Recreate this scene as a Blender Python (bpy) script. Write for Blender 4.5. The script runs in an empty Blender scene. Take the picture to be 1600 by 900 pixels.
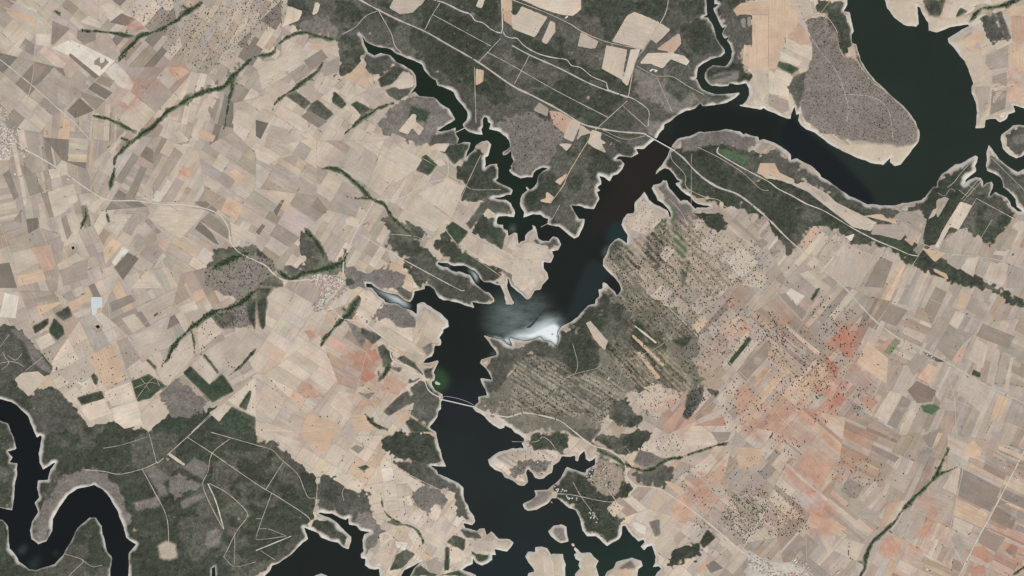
import bpy, bmesh, math, random
import numpy as np
from mathutils import Vector

# ================================================================= camera, sky, sun, exposure
S = 8.0                                   # metres on the ground for one survey-sheet pixel (sheet 1600 x 900)
scene = bpy.context.scene
SUN_EL, SUN_AZ = math.radians(56.0), math.radians(156.0)      # azimuth clockwise from north (+Y)
CAM_H = 48000.0

cam_data = bpy.data.cameras.new('camera')
cam = bpy.data.objects.new('camera', cam_data)
scene.collection.objects.link(cam)
cam.location = (0, 0, CAM_H)
cam.rotation_euler = (0, 0, 0)
cam_data.sensor_width = 36.0
cam_data.lens = 36.0 * CAM_H / (1600 * S)
cam_data.clip_start = 100.0
cam_data.clip_end = 200000.0
scene.camera = cam

world = bpy.data.worlds.new('World'); scene.world = world; world.use_nodes = True
wn = world.node_tree.nodes; wl = world.node_tree.links
sky = wn.new('ShaderNodeTexSky'); sky.sky_type = 'NISHITA'; sky.sun_disc = False
sky.sun_elevation = SUN_EL; sky.sun_rotation = SUN_AZ
wn['Background'].inputs['Strength'].default_value = 0.09
wl.new(sky.outputs[0], wn['Background'].inputs['Color'])

sun_data = bpy.data.lights.new('sun', 'SUN'); sun_data.energy = 4.2; sun_data.angle = math.radians(0.53)
sun_data.color = (1.0, 0.95, 0.88)
sun = bpy.data.objects.new('sun', sun_data); scene.collection.objects.link(sun)
sd_ = Vector((math.sin(SUN_AZ)*math.cos(SUN_EL), math.cos(SUN_AZ)*math.cos(SUN_EL), math.sin(SUN_EL)))
sun.rotation_euler = sd_.to_track_quat('Z', 'Y').to_euler()
sun.location = (0, 0, 3000)

vs = scene.view_settings
vs.view_transform = 'Standard'; vs.look = 'None'; vs.gamma = 1.0; vs.use_curve_mapping = False
vs.exposure = 0.35
scene.render.engine = 'CYCLES'
GAIN = (1.82, 1.79, 1.76)                 # display value of a white diffuse sheet lying flat, per channel

# ---------------------------------------------------------------- traced survey data
# every line is "frame ...: x y x y"; a frame is an (x0, y0, scale) window on the survey sheet
FR = {'A':(680,170,.15),'B':(740,290,.15),'C':(880,160,.15),'D':(960,240,.15),'E':(560,400,.15),'F':(740,400,.15),
      'G':(640,500,.15),'H':(640,620,.15),'I':(760,690,.15),'J':(820,765,.15),'K':(640,765,.15),'L':(400,765,.15),
      'M':(1060,0,.15),'N':(1060,110,.15),'O':(1360,130,.15),'P':(1400,210,.125),'X':(0,0,1.0)}
for _r in range(4):
    for _c in range(4):
        FR['T%d%d'%(_r,_c)] = (400*_c,225*_r,.25)

WATER_MAIN = '''
T01: 640 208 668 228 690 262 735 286 775 292 830 306 880 336 930 357 985 377 1040 402 1055 442 1085 477 1125 502 1135 532 1175 545 1238 578 1253 612 1290 652 1320 692
A: 340 60 330 120 290 160 300 195 345 235 420 262 497 268 480 215 500 185 495 120 515 85 545 95 555 140 585 150 565 205 620 218 690 245 740 285 775 335 785 395 700 455 705 480 740 475 790 430 795 505 820 545 785 600 800 615 770 640 820 690 880 718 960 712 1020 715 1030 660 1060 630 1120 605 1180 612 1120 650 1080 700 1060 770 1020 820 990 845 960 815 945 815 965 850 920 885
B: 510 95 490 150 485 190 500 230 525 270 515 330 560 320 620 300 690 298 730 330 785 350 775 405 830 420 890 425 940 460 990 510 1040 555 1090 535 1110 490 1140 430 1155 380 1155 350 1095 345 1060 290 1035 240 1015 200 1060 205 1110 205 1160 230 1255 243 1275 195 1305 140 1280 60 1325 48 1290 15
C: 370 868 400 850 395 805 370 760 430 775 480 818 515 755 570 745 620 690 640 640 600 605 540 600 580 555 640 560 720 570 785 530 755 485 845 478 880 445 935 400 970 375 1000 320 1050 275 1055 225 1100 205 1150 160 1200 125 1280 85 1370 65 1420 15 1435 10 1455 38 1510 35
N: 420 352 500 338 550 310 600 275 638 240 630 228 560 240 480 250 380 248 300 228 240 190 210 140 190 95 150 90 185 82
M: 195 770 205 700 260 650 340 615 450 590 490 555 480 520 430 460 400 400 375 320 345 240 310 185 250 180 300 160 295 100 285 0 285 -900 365 -900 372 40 420 42 400 70 365 90 400 170 440 260 465 290 500 275 470 320 460 350 490 392 530 380 505 420 540 470 565 540 555 610 520 660 490 690 440 685 360 680 300 715 275 760 275 820
N: 310 137 350 162 440 162 520 158 530 130 600 145 705 130 735 180 740 260 715 310 675 355 610 362 690 378 780 388 860 402 885 385 920 410 990 435 1060 470 1130 498 1165 500 1170 450 1195 400 1210 370 1225 460 1260 445 1245 510 1270 560 1330 610 1430 650 1490 700 1550 750
T13: 400 8 470 45 560 85 640 115 720 130 765 85 760 115 790 138 830 125 870 75 910 20
O: 500 600 512 545 505 490 470 400 410 325 340 235 260 175 150 65
T03: 672 505 620 440 580 375 550 275 525 268 520 215 535 195 525 150 510 75 470 72 495 30 497 -600 730 -600 730 0 745 50 790 110 850 155 925 168 940 150 938 60 930 35 955 45 970 90 1005 140 1005 190 1060 202 1130 170 1180 160 1250 150 1260 160 1190 200 1125 240 1130 265 1180 320 1230 380 1260 450 1285 520 1275 550 1275 580 1300 640 1310 710 1295 800 1350 795 1360 750 1420 740 1450 765 1490 740 1500 710 1545 700 1530 655 1600 672 2100 690
O: 2300 440 1600 435 1490 440 1430 495 1365 545 1360 600 1385 680 1450 740 1520 785 1580 765 1600 740 2300 640
P: 2600 200 1600 440 1520 475 1470 450 1400 400 1290 310 1210 200 1165 130 1145 200 1125 380 1140 450 1210 480 1290 530 1330 590 1340 660 1400 700 1450 740 1500 800 1510 880
T13: 1555 390 1598 428 1560 424 1530 390
P: 1440 895 1425 845 1380 790 1300 750 1240 722 1190 770 1165 770 1190 700 1210 630 1190 595 1130 610 1080 650 1085 590 1060 545 1000 535 920 560 860 605 870 570 920 510 1000 460 1000 420 985 400 1005 340 1020 280 990 265 900 310 820 370 740 380 660 430 570 510 515 590 510 660 465 655 430 700 370 780 320 820 230 840 150 865 80 860 0 890
T13: 780 385 710 385 620 375 550 345 500 318 440 280 380 235 335 205 325 185 270 140 180 90 145 105
N: 1170 880 1060 790 960 740 880 715 840 730 830 690 700 655 680 672 640 640 540 618 480 615 400 632 270 650 220 635 150 670 0 710
C: 1190 380 1140 450 1110 495 1085 560 1060 600 1020 665 970 705 960 755 1000 710 1060 682 1110 700 1150 745 1190 800 1225 825 1170 845
D: 650 330 690 380 740 418 790 440 825 490 870 520 930 540 1010 548 960 570 860 560 850 580 810 540 760 485 710 482 690 500 640 440 600 390 570 350 545 285 510 280 480 310 410 325 390 360 420 420 450 490 510 515 550 560 585 620 590 650 575 680 560 620 540 590 490 560 440 540 390 510 355 480 340 440 308 397 260 460 220 510 215 590 200 620 130 625 90 680 75 740 100 790 140 840
T12: 725 630 690 600 665 588 640 600 610 640 590 690 570 720 568 760 600 795 640 830 670 870
F: 1535 330 1535 360 1510 400 1490 415 1470 375 1430 340 1390 290 1350 275 1350 340 1305 350 1310 420 1270 450 1265 500 1190 520 1130 580 1080 640 1040 680 970 710 910 735
G: 1575 70 1545 120 1560 180 1540 250 1530 300 1510 270 1460 225 1395 215 1360 180 1290 205 1200 225 1110 205 1060 180 1045 190 1075 240 1070 270 1010 250 950 210 880 190 820 175 775 162 820 220 870 280 905 330 905 365 820 390 750 415 740 450 790 505 830 560 855 610 855 625 735 608 750 660 790 720 810 790 715 800 720 850 690 870
H: 655 110 690 150 780 195 830 255 870 300 940 328 985 315 990 285 1060 330 1100 370 1150 400 1195 430 1190 465 1170 480 1195 535 1150 530 1095 540 1080 530 1000 560 930 575 880 610 820 650 840 710 890 760 960 790 990 840
I: 270 400 330 445 390 455 430 425 425 370 410 330 430 285 480 330 510 375 560 390 600 385 640 345 680 320 690 245 750 205 780 150 870 155 920 140 925 195 950 205 970 140 1000 115 1025 90 1035 180 1075 203 1120 180 1140 150 1130 240 1090 268 1040 290 1030 330 920 295 840 268 820 300 780 370 740 410 680 460 640 500 500 510 515 560 500 590 410 635 380 655 400 700 430 720 520 710 600 670 650 640 680 590 740 590 800 630 860 685 930 715 970 780 990 830
J: 600 430 650 485 740 480 780 510 855 590 900 560 980 510 1010 460 1015 380 1050 378 1080 430 1120 480 1185 540 1235 520 1255 550 1210 590 1245 630 1275 590 1330 585 1345 640 1365 700 1360 760 1335 805 1400 795 1425 820 1385 860 1360 900 1350 1500 1175 1500 1175 900 1180 830 1225 790 1210 745 1110 708 1040 730 950 750 930 810 860 850 835 900 835 1300 780 1300 770 890 735 800 765 740 710 700 685 660 580 655 545 620 515 600 510 620 540 655 510 675 530 720 570 740 560 790 575 830 520 880 510 1300 410 1300 415 860 425 780 405 730 400 675 290 675 280 690 230 615 180 600 115 600 110 650 30 655 5 700 40 760 90 820 100 850 30 875 15 1500
K: 700 1500 690 890 650 870 545 835 590 795 650 770 660 705 690 760 750 795 800 775 855 735 855 680 895 685 880 620 960 630 1010 640 1060 600 1080 555 1040 520 920 510 880 470 850 435 800 480 775 405 725 410 700 440 640 415 580 405 555 350 600 355 655 372 685 325 675 280 620 220 600 160 570 120 560 50
T31: 1295 350 1260 320 1190 285 1140 265 1130 240 1085 210 1130 212 1188 218 1165 170 1150 120 1135 60 1125 0
H: 275 365 205 318 250 270 290 210 300 150 330 125 325 50
G: 345 820 340 770 260 730 230 680 225 640 255 625 265 580 250 545 275 480 298 440 285 425 190 450 140 445 170 405 230 375 250 330 255 270 320 262 330 220 315 180 350 130 350 95 405 70
E: 938 720 930 670 870 610 790 560 720 510 690 480 660 480 610 500 605 610 590 600 540 565 470 545 420 505 370 490 330 490 285 480 265 450 210 420 170 380 135 330 85 325 80 280 140 285 150 300 210 350 260 370 340 390 410 400 470 450 530 475 555 455 575 410 575 370 620 360 690 345 690 305 740 315 790 350 820 400 840 440 880 462 940 455 1000 475 1070 500 1150 525 1210 540 1175 480 1250 490 1310 495 1380 495 1420 470 1415 445 1360 385 1320 375 1270 335 1230 300 1190 245 1160 200 1120 190 1050 160 1020 170 960 150 930 125 880 110 820 85 830 65 930 75 960 95 1000 105 1050 92 1100 95 1150 125 1210 150 1250 190 1270 230 1300 265 1380 275 1440 300 1490 310 1490 340 1520 400 1535 470 1545 505
F: 400 512 425 495 400 440 370 380 350 340 345 300 360 270 345 220 370 240 400 310 450 360 510 415 550 455 580 450 600 420 640 355 700 345 715 300 780 230 770 180 730 130 725 60 760 70 800 72 830 20
B: 840 735 815 685 885 670 910 615 875 550 830 535 790 580 720 580 670 545 655 470 640 430 610 410 625 450 570 480 540 520 535 570 490 590 465 615 460 560 455 500 430 490 360 525 355 470 310 450 310 410 270 410 245 400 245 350 260 325 330 318 420 328 432 285 410 235 385 180 330 150 250 148 200 130 270 120 340 95 390 98 405 50 370 15
A: 790 835 700 790 620 745 650 720 660 620 640 580 655 572 580 575 520 612 530 560 520 500 550 490 560 440 580 370 540 328 480 340 420 390 410 430 330 500 310 530 330 460 365 355 300 348 230 372 240 340 250 310 215 255 215 200 150 220 60 238 20 225 70 195 150 150 208 115 180 60 140 0
T01: 1160 650 1110 610 1020 600 990 575 960 590 1000 535 1000 480 970 440 920 405 880 390 840 350 780 330 740 350 700 330 680 280 655 220
'''
WATER_RIVER = '''
T20: -400 650 0 690 70 710 130 760 175 800 200 860
T30: 212 0 230 35 250 20 262 30 258 80 245 130 248 190 270 230 330 195 350 190 315 230 300 300 240 305 235 350 245 410 220 440 240 500 200 560 190 620 195 670 240 700 290 680 325 620 330 540 370 470 420 400 480 355 590 325 640 355 690 410 730 480 750 540 775 600 790 660 850 700 805 750 805 900 805 1300 695 1300 690 860 700 790 670 750 640 640 635 590 600 540 560 535 530 560 490 600 450 670 400 760 340 830 235 862 180 860 120 810 100 770 60 730 50 590 15 550 0 548 -400 548 -400 470 0 472 75 488 90 400 95 310 105 260 110 195 60 190 80 160 45 125 100 105 85 30 70 0
T20: 50 850 0 830 -400 830
'''
WATER_BAY = '''
L: 90 900 150 840 170 785 230 770 300 720 400 640 440 600 490 550 540 520 500 390 560 410 650 445 680 500 760 535 850 550 910 590 965 620 985 540 985 490 930 440 890 400 830 340 760 295 650 250 660 235 790 250 860 290 930 318 965 290 970 360 1050 375 1080 415 1190 438 1130 470 1115 530 1125 640 1095 670 1100 710 1140 720 1130 790 1180 825 1230 830 1280 820 1285 900 1285 1500 -200 1500
'''
WATER_SMALL = ['T31: 905 1300 905 900 925 865 1035 805 990 850 965 900 965 1300', 'T30: 1310 1300 1322 850 1345 838 1347 900 1335 1300',
               'T10: 445 640 465 638 468 655 452 662', 'T20: 592 240 612 228 628 245 610 258']
ISLANDS = ['J: 245 430 300 375 380 365 430 390 440 480 455 540 380 560 320 530 270 480', 'J: 482 560 510 565 518 592 495 590',
           'G: 262 640 285 640 322 662 312 678 275 668', 'L: 610 1500 610 900 680 875 740 900 740 1500', 'I: 670 620 695 635 690 645 672 630',
           'E: 1480 310 1500 300 1560 480 1585 508 1545 505 1530 420']
# water tints: colour, blur cells, polygon
TINT = '''
34 46 39 10 X: 540 40 800 40 840 300 830 360 780 380 740 300 560 80
42 51 46 6 X: 1040 -90 1700 -90 1700 400 1290 400 1240 270 1219 215 1224 190 1235 175 1050 150 1032 210 1055 240 1030 235 1050 190
42 40 38 4 X: 940 260 1033 205 1058 240 1012 300 985 320 975 350 920 370 925 330 960 290
30 36 40 2 X: 1236 180 1219 202 1221 226 1240 250 1310 310 1370 320 1360 300 1305 240 1250 195
40 49 51 2 F: 1200 60 1260 40 1330 70 1420 180 1350 300 1300 380 1280 450 1200 520 1100 620 1000 670 970 640 1030 450 1080 300 1150 150
38 54 56 3 X: 948 362 960 345 985 350 985 385 960 385 948 378
24 30 34 12 X: -90 600 220 600 220 990 -90 990
38 44 45 20 X: 640 650 1100 650 1060 800 860 860 640 990
40 45 53 12 X: 690 605 745 605 745 650 690 650
54 78 56 3 G: 225 640 280 480 400 570 405 680 330 750 260 740
37 52 47 16 X: 850 860 1040 830 1060 990 840 990
40 60 54 8 X: 770 480 800 440 800 500 770 490
36 45 48 8 X: 740 860 830 830 830 990 700 990
'''
# sun glint painted into the water colour, plus pale sediment: strength, blur, polygon
GLINT_SILT = '''
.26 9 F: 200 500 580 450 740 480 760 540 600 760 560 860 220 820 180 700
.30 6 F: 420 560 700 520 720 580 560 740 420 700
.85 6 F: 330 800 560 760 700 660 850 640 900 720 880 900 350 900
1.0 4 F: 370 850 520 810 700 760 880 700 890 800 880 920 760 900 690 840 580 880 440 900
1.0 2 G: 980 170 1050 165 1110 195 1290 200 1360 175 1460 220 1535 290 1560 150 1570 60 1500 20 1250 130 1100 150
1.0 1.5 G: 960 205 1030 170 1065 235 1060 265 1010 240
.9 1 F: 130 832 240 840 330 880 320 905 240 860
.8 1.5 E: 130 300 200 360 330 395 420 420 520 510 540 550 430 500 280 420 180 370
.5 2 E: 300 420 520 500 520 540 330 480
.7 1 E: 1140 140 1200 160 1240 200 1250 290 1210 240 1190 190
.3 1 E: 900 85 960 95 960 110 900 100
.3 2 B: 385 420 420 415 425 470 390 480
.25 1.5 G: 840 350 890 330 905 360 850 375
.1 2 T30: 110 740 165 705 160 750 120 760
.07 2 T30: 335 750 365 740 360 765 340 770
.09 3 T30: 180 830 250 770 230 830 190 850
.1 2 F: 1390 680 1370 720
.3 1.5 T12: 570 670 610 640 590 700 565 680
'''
GLINT_CUT = ['F: 545 748 620 690 690 610 745 545 750 555 700 610 640 690 590 745','F: 810 812 870 830 890 865 905 865 910 820 895 840 880 850 850 820 815 808','F: 890 850 985 855 980 865 900 862','F: 880 790 905 740 915 745 895 795 905 840 890 840']  # darker channels left out of the painted sun glint

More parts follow.
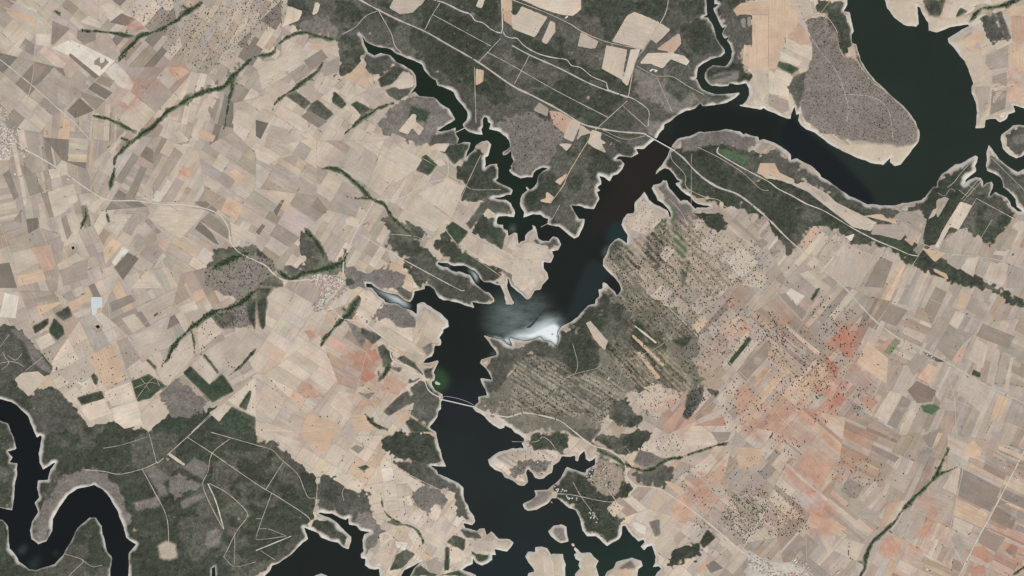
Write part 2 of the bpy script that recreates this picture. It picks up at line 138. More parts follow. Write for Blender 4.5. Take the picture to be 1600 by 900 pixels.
# ground cover: class, polygon (later lines lie over earlier ones)
GROUND = '''
g2 X: 445 -90 443 42 500 58 560 62 700 160 720 215 790 240 810 340 890 400 910 400 960 260 1050 205 1160 170 1160 110 1120 0 1120 -90
g1 T01: 180 0 440 0 440 60 300 120 180 150
g3 T01: 240 150 400 90 480 120 520 230 420 225 300 200
g1 T01: 540 0 700 60 760 70 900 140 1050 200 1390 390 1600 540 1600 640 1480 660 1400 600 1290 520 1160 450 1060 390 990 370 930 340 850 230 760 90 700 100 560 200 480 0
g1 T01: 770 20 860 0 1100 0 1540 200 1540 230 1390 385 1060 195 980 120 900 100
g1 T01: 1140 0 1540 0 1540 190 1440 150 1350 90
g1 T02: 0 270 700 600 600 740 530 795 0 540
g1 T02: 0 190 150 240 350 330 560 400 730 540 720 600 300 420 0 280
g1 T02: 440 0 960 0 920 130 850 110 760 75 700 100 625 260 440 195 380 110 470 60
g1 T02: 230 130 440 190 420 290 560 300 590 260 560 430 280 300
g1 T02: 1050 120 1210 110 1330 320 1100 370 1040 320 1060 200
g2 T02: 960 80 1060 60 1060 130 1000 200 920 140
g1 T02: 1030 0 1210 0 1215 100 1070 120
g3 T02: 760 420 900 480 1130 560 1170 640 990 720 760 560
g3 C: 880 200 1060 200 1150 150 1050 220 1000 300 960 380 870 340
g1 C: 400 320 500 320 830 330 700 380 560 340 780 520 600 550 440 330
g3 T02: 0 720 130 700 330 850 320 900 0 900
g3 A: 640 120 1000 40 1200 180 1330 270 1260 420 1240 540 1040 620 1000 690 860 690 800 600 820 520 790 420 800 330 700 230 600 190
g1 T12: 100 200 250 110 340 40 400 0 480 0 600 70 680 110 690 160 600 200 540 190 550 260 530 370 480 390 370 360 400 420 440 480 420 540 380 580 250 490 180 430 80 440 60 340
g2 T12: 100 420 250 360 360 380 420 470 410 540 300 500 180 430
g1 A: 220 460 480 400 520 500 510 610 640 590 640 740 780 850 730 890 280 890 330 790 200 730 230 600 320 520
g2 A: 200 350 370 350 310 530 180 520 140 460
g1 T01: 535 240 650 230 680 330 640 410 545 495 515 450
g2 T01: 690 340 780 330 870 390 860 420 780 480 740 480 660 400
g1 T01: 760 500 860 410 940 430 850 530 780 550
g2 T01: 800 560 880 540 1000 540 960 590 890 630 830 600
g3 T01: 740 770 870 650 930 610 1000 600 1120 610 1230 700 1240 750 1120 800 1100 840 1200 900 940 900 900 850 800 850 760 800
g2 T01: 1100 850 1240 810 1270 900 1080 900
g1 T11: 1060 0 1340 0 1300 80 1240 130 1180 60
g1 T11: 1240 140 1420 70 1440 120 1310 260 1250 220
g1 T11: 1310 260 1420 80 1600 260 1600 330 1500 330 1400 370 1270 360
g2 T11: 1290 370 1480 330 1600 380 1600 450 1480 450 1460 390
g1 T11: 1390 430 1490 440 1560 590 1540 660 1440 600 1350 540
g2 T11: 770 440 870 460 920 500 1100 550 1050 590 900 580 800 530
g2 T11: 780 600 860 560 980 590 1060 650 1080 700 1230 760 1400 800 1600 900 1400 900 1250 880 1000 740 860 670
g1 T11: 900 730 980 740 1260 900 1000 900 950 800
g1 T11: 1080 640 1180 520 1260 640 1400 740 1500 780 1560 850 1480 860 1380 800 1230 760
g2 T11: 250 660 300 500 350 560 380 580 430 680 480 770 560 640 580 690 560 790 470 830 400 800 320 810 240 850 140 800 200 760 330 740
g1 T11: 300 520 340 540 430 680 470 760 400 740 350 640
g1 T11: 0 640 60 690 130 780 110 800 0 730
g2 T11: 10 890 60 830 140 820 180 890 170 900
g2 E: 440 0 700 0 830 90 1200 200 1400 420 1420 470 1300 490 1200 530 1000 470 880 460 760 320 700 300 640 260 560 180
g2 E: 370 340 430 310 520 360 570 400 540 460 480 440
g3 E: 160 180 220 130 330 250 370 310 300 340
g1 E: 720 0 1200 20 1400 120 1460 120 1510 230 1470 280 1300 260 1200 140 1050 80 850 60
g3 T21: 690 210 760 110 880 100 970 150 1010 200 900 250 780 200
g1 T21: 0 0 110 0 70 60 65 240 40 270 20 210 0 100
g2 T21: 920 640 1000 590 1060 570 1150 700 1130 830 1060 870 980 800 960 690
g1 T21: 930 830 960 800 1080 880 1130 900 970 900
g2 T21: 870 440 930 420 1000 470 1040 540 960 490
g1 T21: 1045 510 1110 495 1110 570 1060 565
g3 T21: 1030 370 1090 340 1140 350 1070 430
g1 T31: 780 30 890 0 1110 0 1130 60 1180 210 1090 210 960 170 850 160 800 130
g2 T31: 800 170 960 180 1100 210 1200 290 1290 360 1310 480 1360 560 1300 580 1240 500 1260 440 1220 380 1050 320 950 260
g3 T31: 960 370 1050 330 1210 390 1180 490 1110 460 1060 540
g2 T31: 380 250 480 270 560 350 640 380 700 340 715 420 710 480 790 600 760 680 670 780 660 640 580 560 500 500 380 490
g3 T31: 600 540 710 490 790 600 760 680 680 760 670 640
g1 T31: 330 560 480 540 580 650 580 720 420 660
g1 T31: 0 60 100 60 330 250 380 270 380 520 330 560 310 600 320 680 120 820 40 900 0 900
g2 T31: 0 750 200 660 320 600 320 680 120 820 40 900 0 900
g1 X: -90 515 25 512 50 535 65 550 88 582 60 590 20 592 45 620 75 600 105 625 140 662 190 660 222 665 232 675 262 645 290 640 330 632 350 640 372 660 400 660 400 690 480 730 497 800 400 900 400 990 -90 990
g2 X: -90 515 25 512 50 535 65 550 88 582 60 590 20 592 0 600 -90 600
g2 X: 55 600 105 625 120 640 90 690 60 680 45 640
g3 T20: 60 260 140 270 200 340 250 400 340 530 280 520 200 460 160 350
g3 T30: 380 300 450 240 600 240 700 300 780 400 830 560 780 600 700 420 620 330 480 350 380 460 320 600 280 690 200 660 210 560 300 420
g3 T30: 900 230 970 210 1070 280 1020 320 1060 400 1000 400 950 300
g3 T30: 1050 320 1130 250 1270 340 1100 410 1060 360
g3 T30: 840 440 990 400 1010 460 860 490
g3 T30: 1290 630 1350 600 1390 620 1370 720 1280 710
g3 T30: 1130 430 1270 380 1290 410 1140 480
g3 T30: 1145 220 1220 160 1310 210 1270 300
gb T30: 990 710 1040 680 1100 700 1110 780 1060 800 1000 790
g3 T20: 1000 620 1130 560 1290 700 1300 780 1100 830 1060 780 1000 690
h T20: 860 860 930 900 1000 890 1080 830 1160 850 1200 900 900 900
g1 M: 370 -200 890 -200 890 -10 640 50 565 120 610 155 780 155 775 300 770 470 740 500 670 470 655 630 690 700 750 760 790 860 700 880 300 890 250 780 450 690 570 560 450 380 470 280 370 90
g2 M: 480 250 600 210 640 300 760 310 770 460 680 480 650 640 560 640 570 540 500 400
g3 N: 290 100 450 20 640 0 620 110 350 150
h N: 300 90 540 30 560 45 330 110
g4 T03: 210 110 360 100 440 200 480 360 540 360 650 510 720 560 880 700 940 800 930 890 800 950 620 890 480 880 380 830 330 830 230 740 200 640 240 480 280 290
g1 T03: 270 0 490 0 480 70 520 150 530 260 480 360 440 290 430 200 360 100 300 80
h T03: 540 270 600 420 720 560 650 520 560 380
g2 T03: 160 480 240 440 230 560 190 690 150 600 110 560
sd T13: 380 0 600 0 770 0 800 20 920 0 860 90 800 140 700 130 560 85
sd T03: 730 0 930 0 935 150 920 165 850 150 760 80
sd T03: 960 30 1080 120 1250 90 1330 30 1450 30 1300 100 1250 160 1060 200 1005 180
sd T03: 1125 240 1210 200 1240 310 1340 340 1350 450 1390 520 1380 660 1340 790 1300 800 1300 640
g1 X: 1030 240 1110 215 1200 245 1270 290 1360 320 1370 335 1450 395 1530 430 1600 470 1640 490 1640 500 1520 450 1440 425 1420 415 1380 385 1330 380 1310 360 1270 352 1250 385 1230 400 1200 345 1160 330 1120 320 1070 300 1050 270
g3 N: 0 720 200 640 500 615 660 660 830 700 1170 880 1100 900 900 760 760 800 640 830 500 760 200 800 60 860
g2 T13: 0 30 140 110 330 200 480 320 600 380 820 400 960 350 1000 330 970 430 900 420 850 420 800 470 740 470 720 440 600 430 430 350 370 300 230 230 170 230 60 170 30 110 0 100
g1 X: 1442 300 1465 285 1530 240 1526 262 1545 290 1552 300 1590 330 1585 345 1565 365 1550 392 1530 375 1500 360 1490 360 1460 385 1445 380 1440 350
g2 T13: 1380 20 1460 120 1600 180 1800 180 1800 420 1600 410 1560 360 1470 260 1370 150
g2 O: 1380 560 1490 450 1900 440 1900 740 1520 770
g3 O: 1480 560 1600 520 1600 620 1490 640
g1 T13: 980 580 1000 480 1060 500 1160 380 1150 440 1030 640
g5 T12: 570 700 610 630 660 590 740 640 800 570 850 580 940 490 1000 440 1130 400 1150 540 1330 640 1300 760 1420 900 700 900 590 800
g6 T22: 560 30 620 -20 700 -140 800 -60 860 60 1000 120 1120 240 1180 330 1140 460 1200 600 1100 650 900 610 760 640 680 700 600 800 560 870 480 800 0 800 0 480 200 400 340 240
g6 G: 715 800 900 720 1180 450 1280 330 1600 420 1600 900 690 900
g6 H: 690 20 1600 0 1600 320 1400 360 1200 340 1000 260 900 230 700 120
g6 T22: 0 780 500 790 600 860 590 900 0 900
g2 T32: 340 -20 560 -20 500 60 620 130 700 180 690 200 540 120 520 90 460 50 380 20
g2 T10: 1340 600 1400 640 1560 650 1600 600 1600 700 1400 740 1310 800 1270 790 1330 720
g1 T11: 0 760 90 800 60 840 0 900
g3 T11: 560 760 700 800 860 780 940 830 900 900 560 900
h T11: 550 840 600 840 620 870 570 890
g1 T21: 640 40 660 60 600 200 560 200 580 120
g3 T21: 560 200 640 240 690 330 660 380 600 280
g2 T21: 760 370 800 350 850 430 830 470 780 440
g3 T21: 860 100 1000 190 1000 250 900 250 820 180
g2 T21: 1000 480 1050 540 1000 590 950 600 960 560 1000 550
g3 T21: 620 640 700 660 760 640 700 700
g2 T21: 980 700 1150 690 1140 830 1060 870 990 800
g2 T20: 350 620 420 700 470 760 560 850 440 800 330 700
g1 T30: 300 0 560 0 700 60 900 20 920 60 700 120 480 130 300 80
g3 F: 250 100 430 180 440 290 520 390 560 440 500 400 400 300 340 220
g2 B: 600 560 640 600 700 640 760 610 790 680 840 620 780 590 680 560
g1 T12: 1140 420 1250 420 1370 460 1330 570 1250 540 1150 480
g3 T12: 880 260 960 230 1000 300 1130 390 1140 520 1060 540 1000 420 960 380
g2 T12: 840 570 940 480 1000 560 960 640 900 780 850 740 820 640
g1 T12: 850 730 920 680 960 740 900 800
g2 T12: 580 700 620 620 680 590 740 640 780 720 800 800 700 800
i T12: 980 380 1020 420 1050 560 1100 640 1080 720 1030 700 1000 560
h T12: 1050 730 1120 740 1080 880 1060 900
g1 T22: 330 230 440 130 530 110 560 20 620 40 690 120 880 250 960 340 1000 420 880 420 780 400 720 440 640 450 560 370 520 320 450 250
g1 T22: 300 330 380 320 500 350 540 440 560 500 450 560 350 540 200 500 100 400
g1 T22: 300 240 340 230 450 250 540 370 560 480 440 545 330 540 200 480 270 330
g2 G: 780 165 950 210 1100 310 1200 230 1360 190 1560 300 1600 400 1500 420 1250 330 1180 450 1000 600 900 720 840 800 750 640 860 620 750 430 900 370 900 300
h T22: 600 370 640 390 850 570 820 600
h T22: 800 370 830 380 980 580 940 590
h T22: 830 320 860 330 1040 560 1010 580
h T22: 890 420 930 430 1120 600 1060 590
h T22: 700 470 740 480 880 590 840 620 780 560
h T22: 740 580 790 570 830 640 790 660
g2 T22: 190 700 280 620 300 640 220 710
g2 T22: 310 610 340 600 600 770 560 780
g2 T22: 390 570 420 560 660 690 600 700
h T22: 310 760 400 740 540 780 500 800
g2 T22: 60 480 260 400 300 420 100 540
g2 T22: 1100 640 1200 600 1190 700 1100 830 1060 810
g2 T22: 1210 620 1300 640 1280 690 1230 660
g1 T32: 500 50 560 0 900 0 800 100 740 140 700 170 620 110
g3 T32: 790 110 750 190 840 220 960 180 880 130
g2 T32: 720 220 960 210 1050 250 930 330 780 330
g2 T32: 0 100 90 100 110 60 100 0 350 0 360 110 280 120
h T32: 110 20 170 0 190 110 130 110
h T32: 240 0 330 10 360 100 320 110
g3 T32: 10 200 180 160 240 140 250 200 190 270 90 220 60 290 0 300
g1 T32: 340 230 460 250 520 230 540 150 700 210 740 320 800 340 720 400 650 430 590 470 650 520 690 560 660 650 600 700 540 640 450 630 430 520 330 420 250 380
g5 T32: 520 240 540 160 700 220 720 310 640 400 540 380 480 300
g4 T32: 80 460 150 370 260 380 200 450 100 480
g4 T32: 240 600 330 590 340 680 300 690
sd T32: 85 760 150 730 200 760 260 780 320 770 330 900 100 900
sd T32: 400 760 480 760 530 820 550 900 400 900 430 830
sd T32: 600 890 660 810 750 790 810 830 780 900
g3 T32: 660 850 740 800 780 850 700 860
g1 T32: 960 800 1050 700 1160 680 1180 740 1000 850
g1 T32: 1170 690 1220 600 1280 660 1200 730
g3 T32: 850 560 920 540 930 640 890 660
g4 T20: 1310 170 1400 130 1540 30 1600 0 1600 250 1480 250 1380 260
g2 T20: 1330 180 1440 140 1480 200 1380 250
g1 T20: 1540 100 1600 60 1600 280 1560 200
g4 X: 322 450 318 425 345 408 385 400 425 405 432 420 405 450 380 470
g3 T00: 1000 680 1140 640 1240 560 1430 460 1600 300 1600 350 1450 490 1250 590 1130 660 1000 720
g1 T20: 480 680 640 640 660 690 510 735
h T20: 540 490 560 490 620 560 610 615 590 600
h T20: 310 250 340 180 400 240 410 290 360 330 310 280
g1 T20: 200 240 310 180 310 230 220 290
g2 T20: 340 160 430 110 460 180 400 210
h T20: 820 580 930 535 1040 610 1000 640 940 690 860 715
h T20: 1140 530 1190 480 1310 600 1390 530 1470 640 1330 720
h T20: 1265 420 1285 410 1380 530 1365 540
h T20: 1380 830 1450 740 1600 810 1600 900 1300 880
h T20: 1490 740 1560 630 1585 650 1540 770
h T20: 930 440 990 500 970 510 910 450
h T01: 480 580 500 570 570 650 540 685 470 640
h T01: 590 650 630 630 760 700 700 700 660 740 600 690
h T01: 970 660 1090 700 1060 770 950 740
g2 T01: 190 600 250 570 345 640 300 690
g2 T01: 345 650 385 620 490 710 440 760 310 700
h T02: 950 560 990 480 1130 540 1090 610 1050 640
h T02: 430 850 480 870 460 900 410 890
h T02: 0 20 70 30 30 100 0 90
h T03: 55 380 135 400 200 430 150 470 50 420
h T03: 1200 45 1245 75 1180 110 1165 95
g1 T03: 960 0 1110 0 1070 110 1010 100
g2 T03: 1320 110 1420 80 1480 250 1380 290 1340 170
g2 T03: 1420 85 1460 65 1520 250 1480 250
i T12: 1280 40 1330 30 1480 90 1450 140 1300 70
h T11: 1010 100 1060 60 1140 130 1080 200 1000 170
h T11: 1180 520 1230 480 1330 550 1260 640 1200 560
h T11: 1400 560 1480 480 1560 580 1540 660 1450 610
g2 T11: 1310 500 1410 370 1460 390 1340 540
h T13: 680 590 740 580 900 650 900 690 740 640
h T21: 800 380 850 400 860 460 790 500
g2 T21: 790 770 910 660 950 640 980 710 830 805
g2 T21: 650 240 800 300 730 360 660 290
g2 T21: 840 500 920 490 900 530
h T22: 1340 470 1480 295 1505 320 1370 495
g1 T22: 1000 330 1080 240 1140 290 1100 350 1060 380
g1 T22: 590 790 680 680 830 830 720 880 600 850
g5 X: 1150 790 1165 775 1185 790 1190 815 1165 830 1150 810
h T23: 260 70 300 0 330 0 280 90
h T23: 1265 545 1280 505 1335 530 1325 565
i T23: 950 730 1040 720 1080 750 1020 800 960 770
g2 T23: 860 345 1000 410 1140 470 1060 470 950 390
h T31: 1190 690 1240 640 1310 670 1300 750
h T31: 1330 730 1380 760 1480 770 1460 810 1390 830
h T31: 880 760 940 730 1000 760 920 850 830 870
h T31: 630 215 690 200 715 220 670 245
g2 T31: 1270 610 1310 600 1400 640 1430 670 1310 660
g2 T31: 800 560 850 550 940 580 880 590
h T31: 960 860 1030 830 1080 870 1160 890 1280 860 1350 900 960 900
h T31: 1180 720 1210 720 1210 870 1175 870
vl X: -30 180 8 192 22 210 28 222 18 232 16 250 -30 256
vl X: 32 236 43 231 46 241 36 248
vl X: 479 433 500 427 532 433 540 440 530 453 516 467 503 486 494 491 488 478 502 466 500 450
vl X: 1168 858 1200 876 1240 880 1262 890 1270 920 1168 920
'''
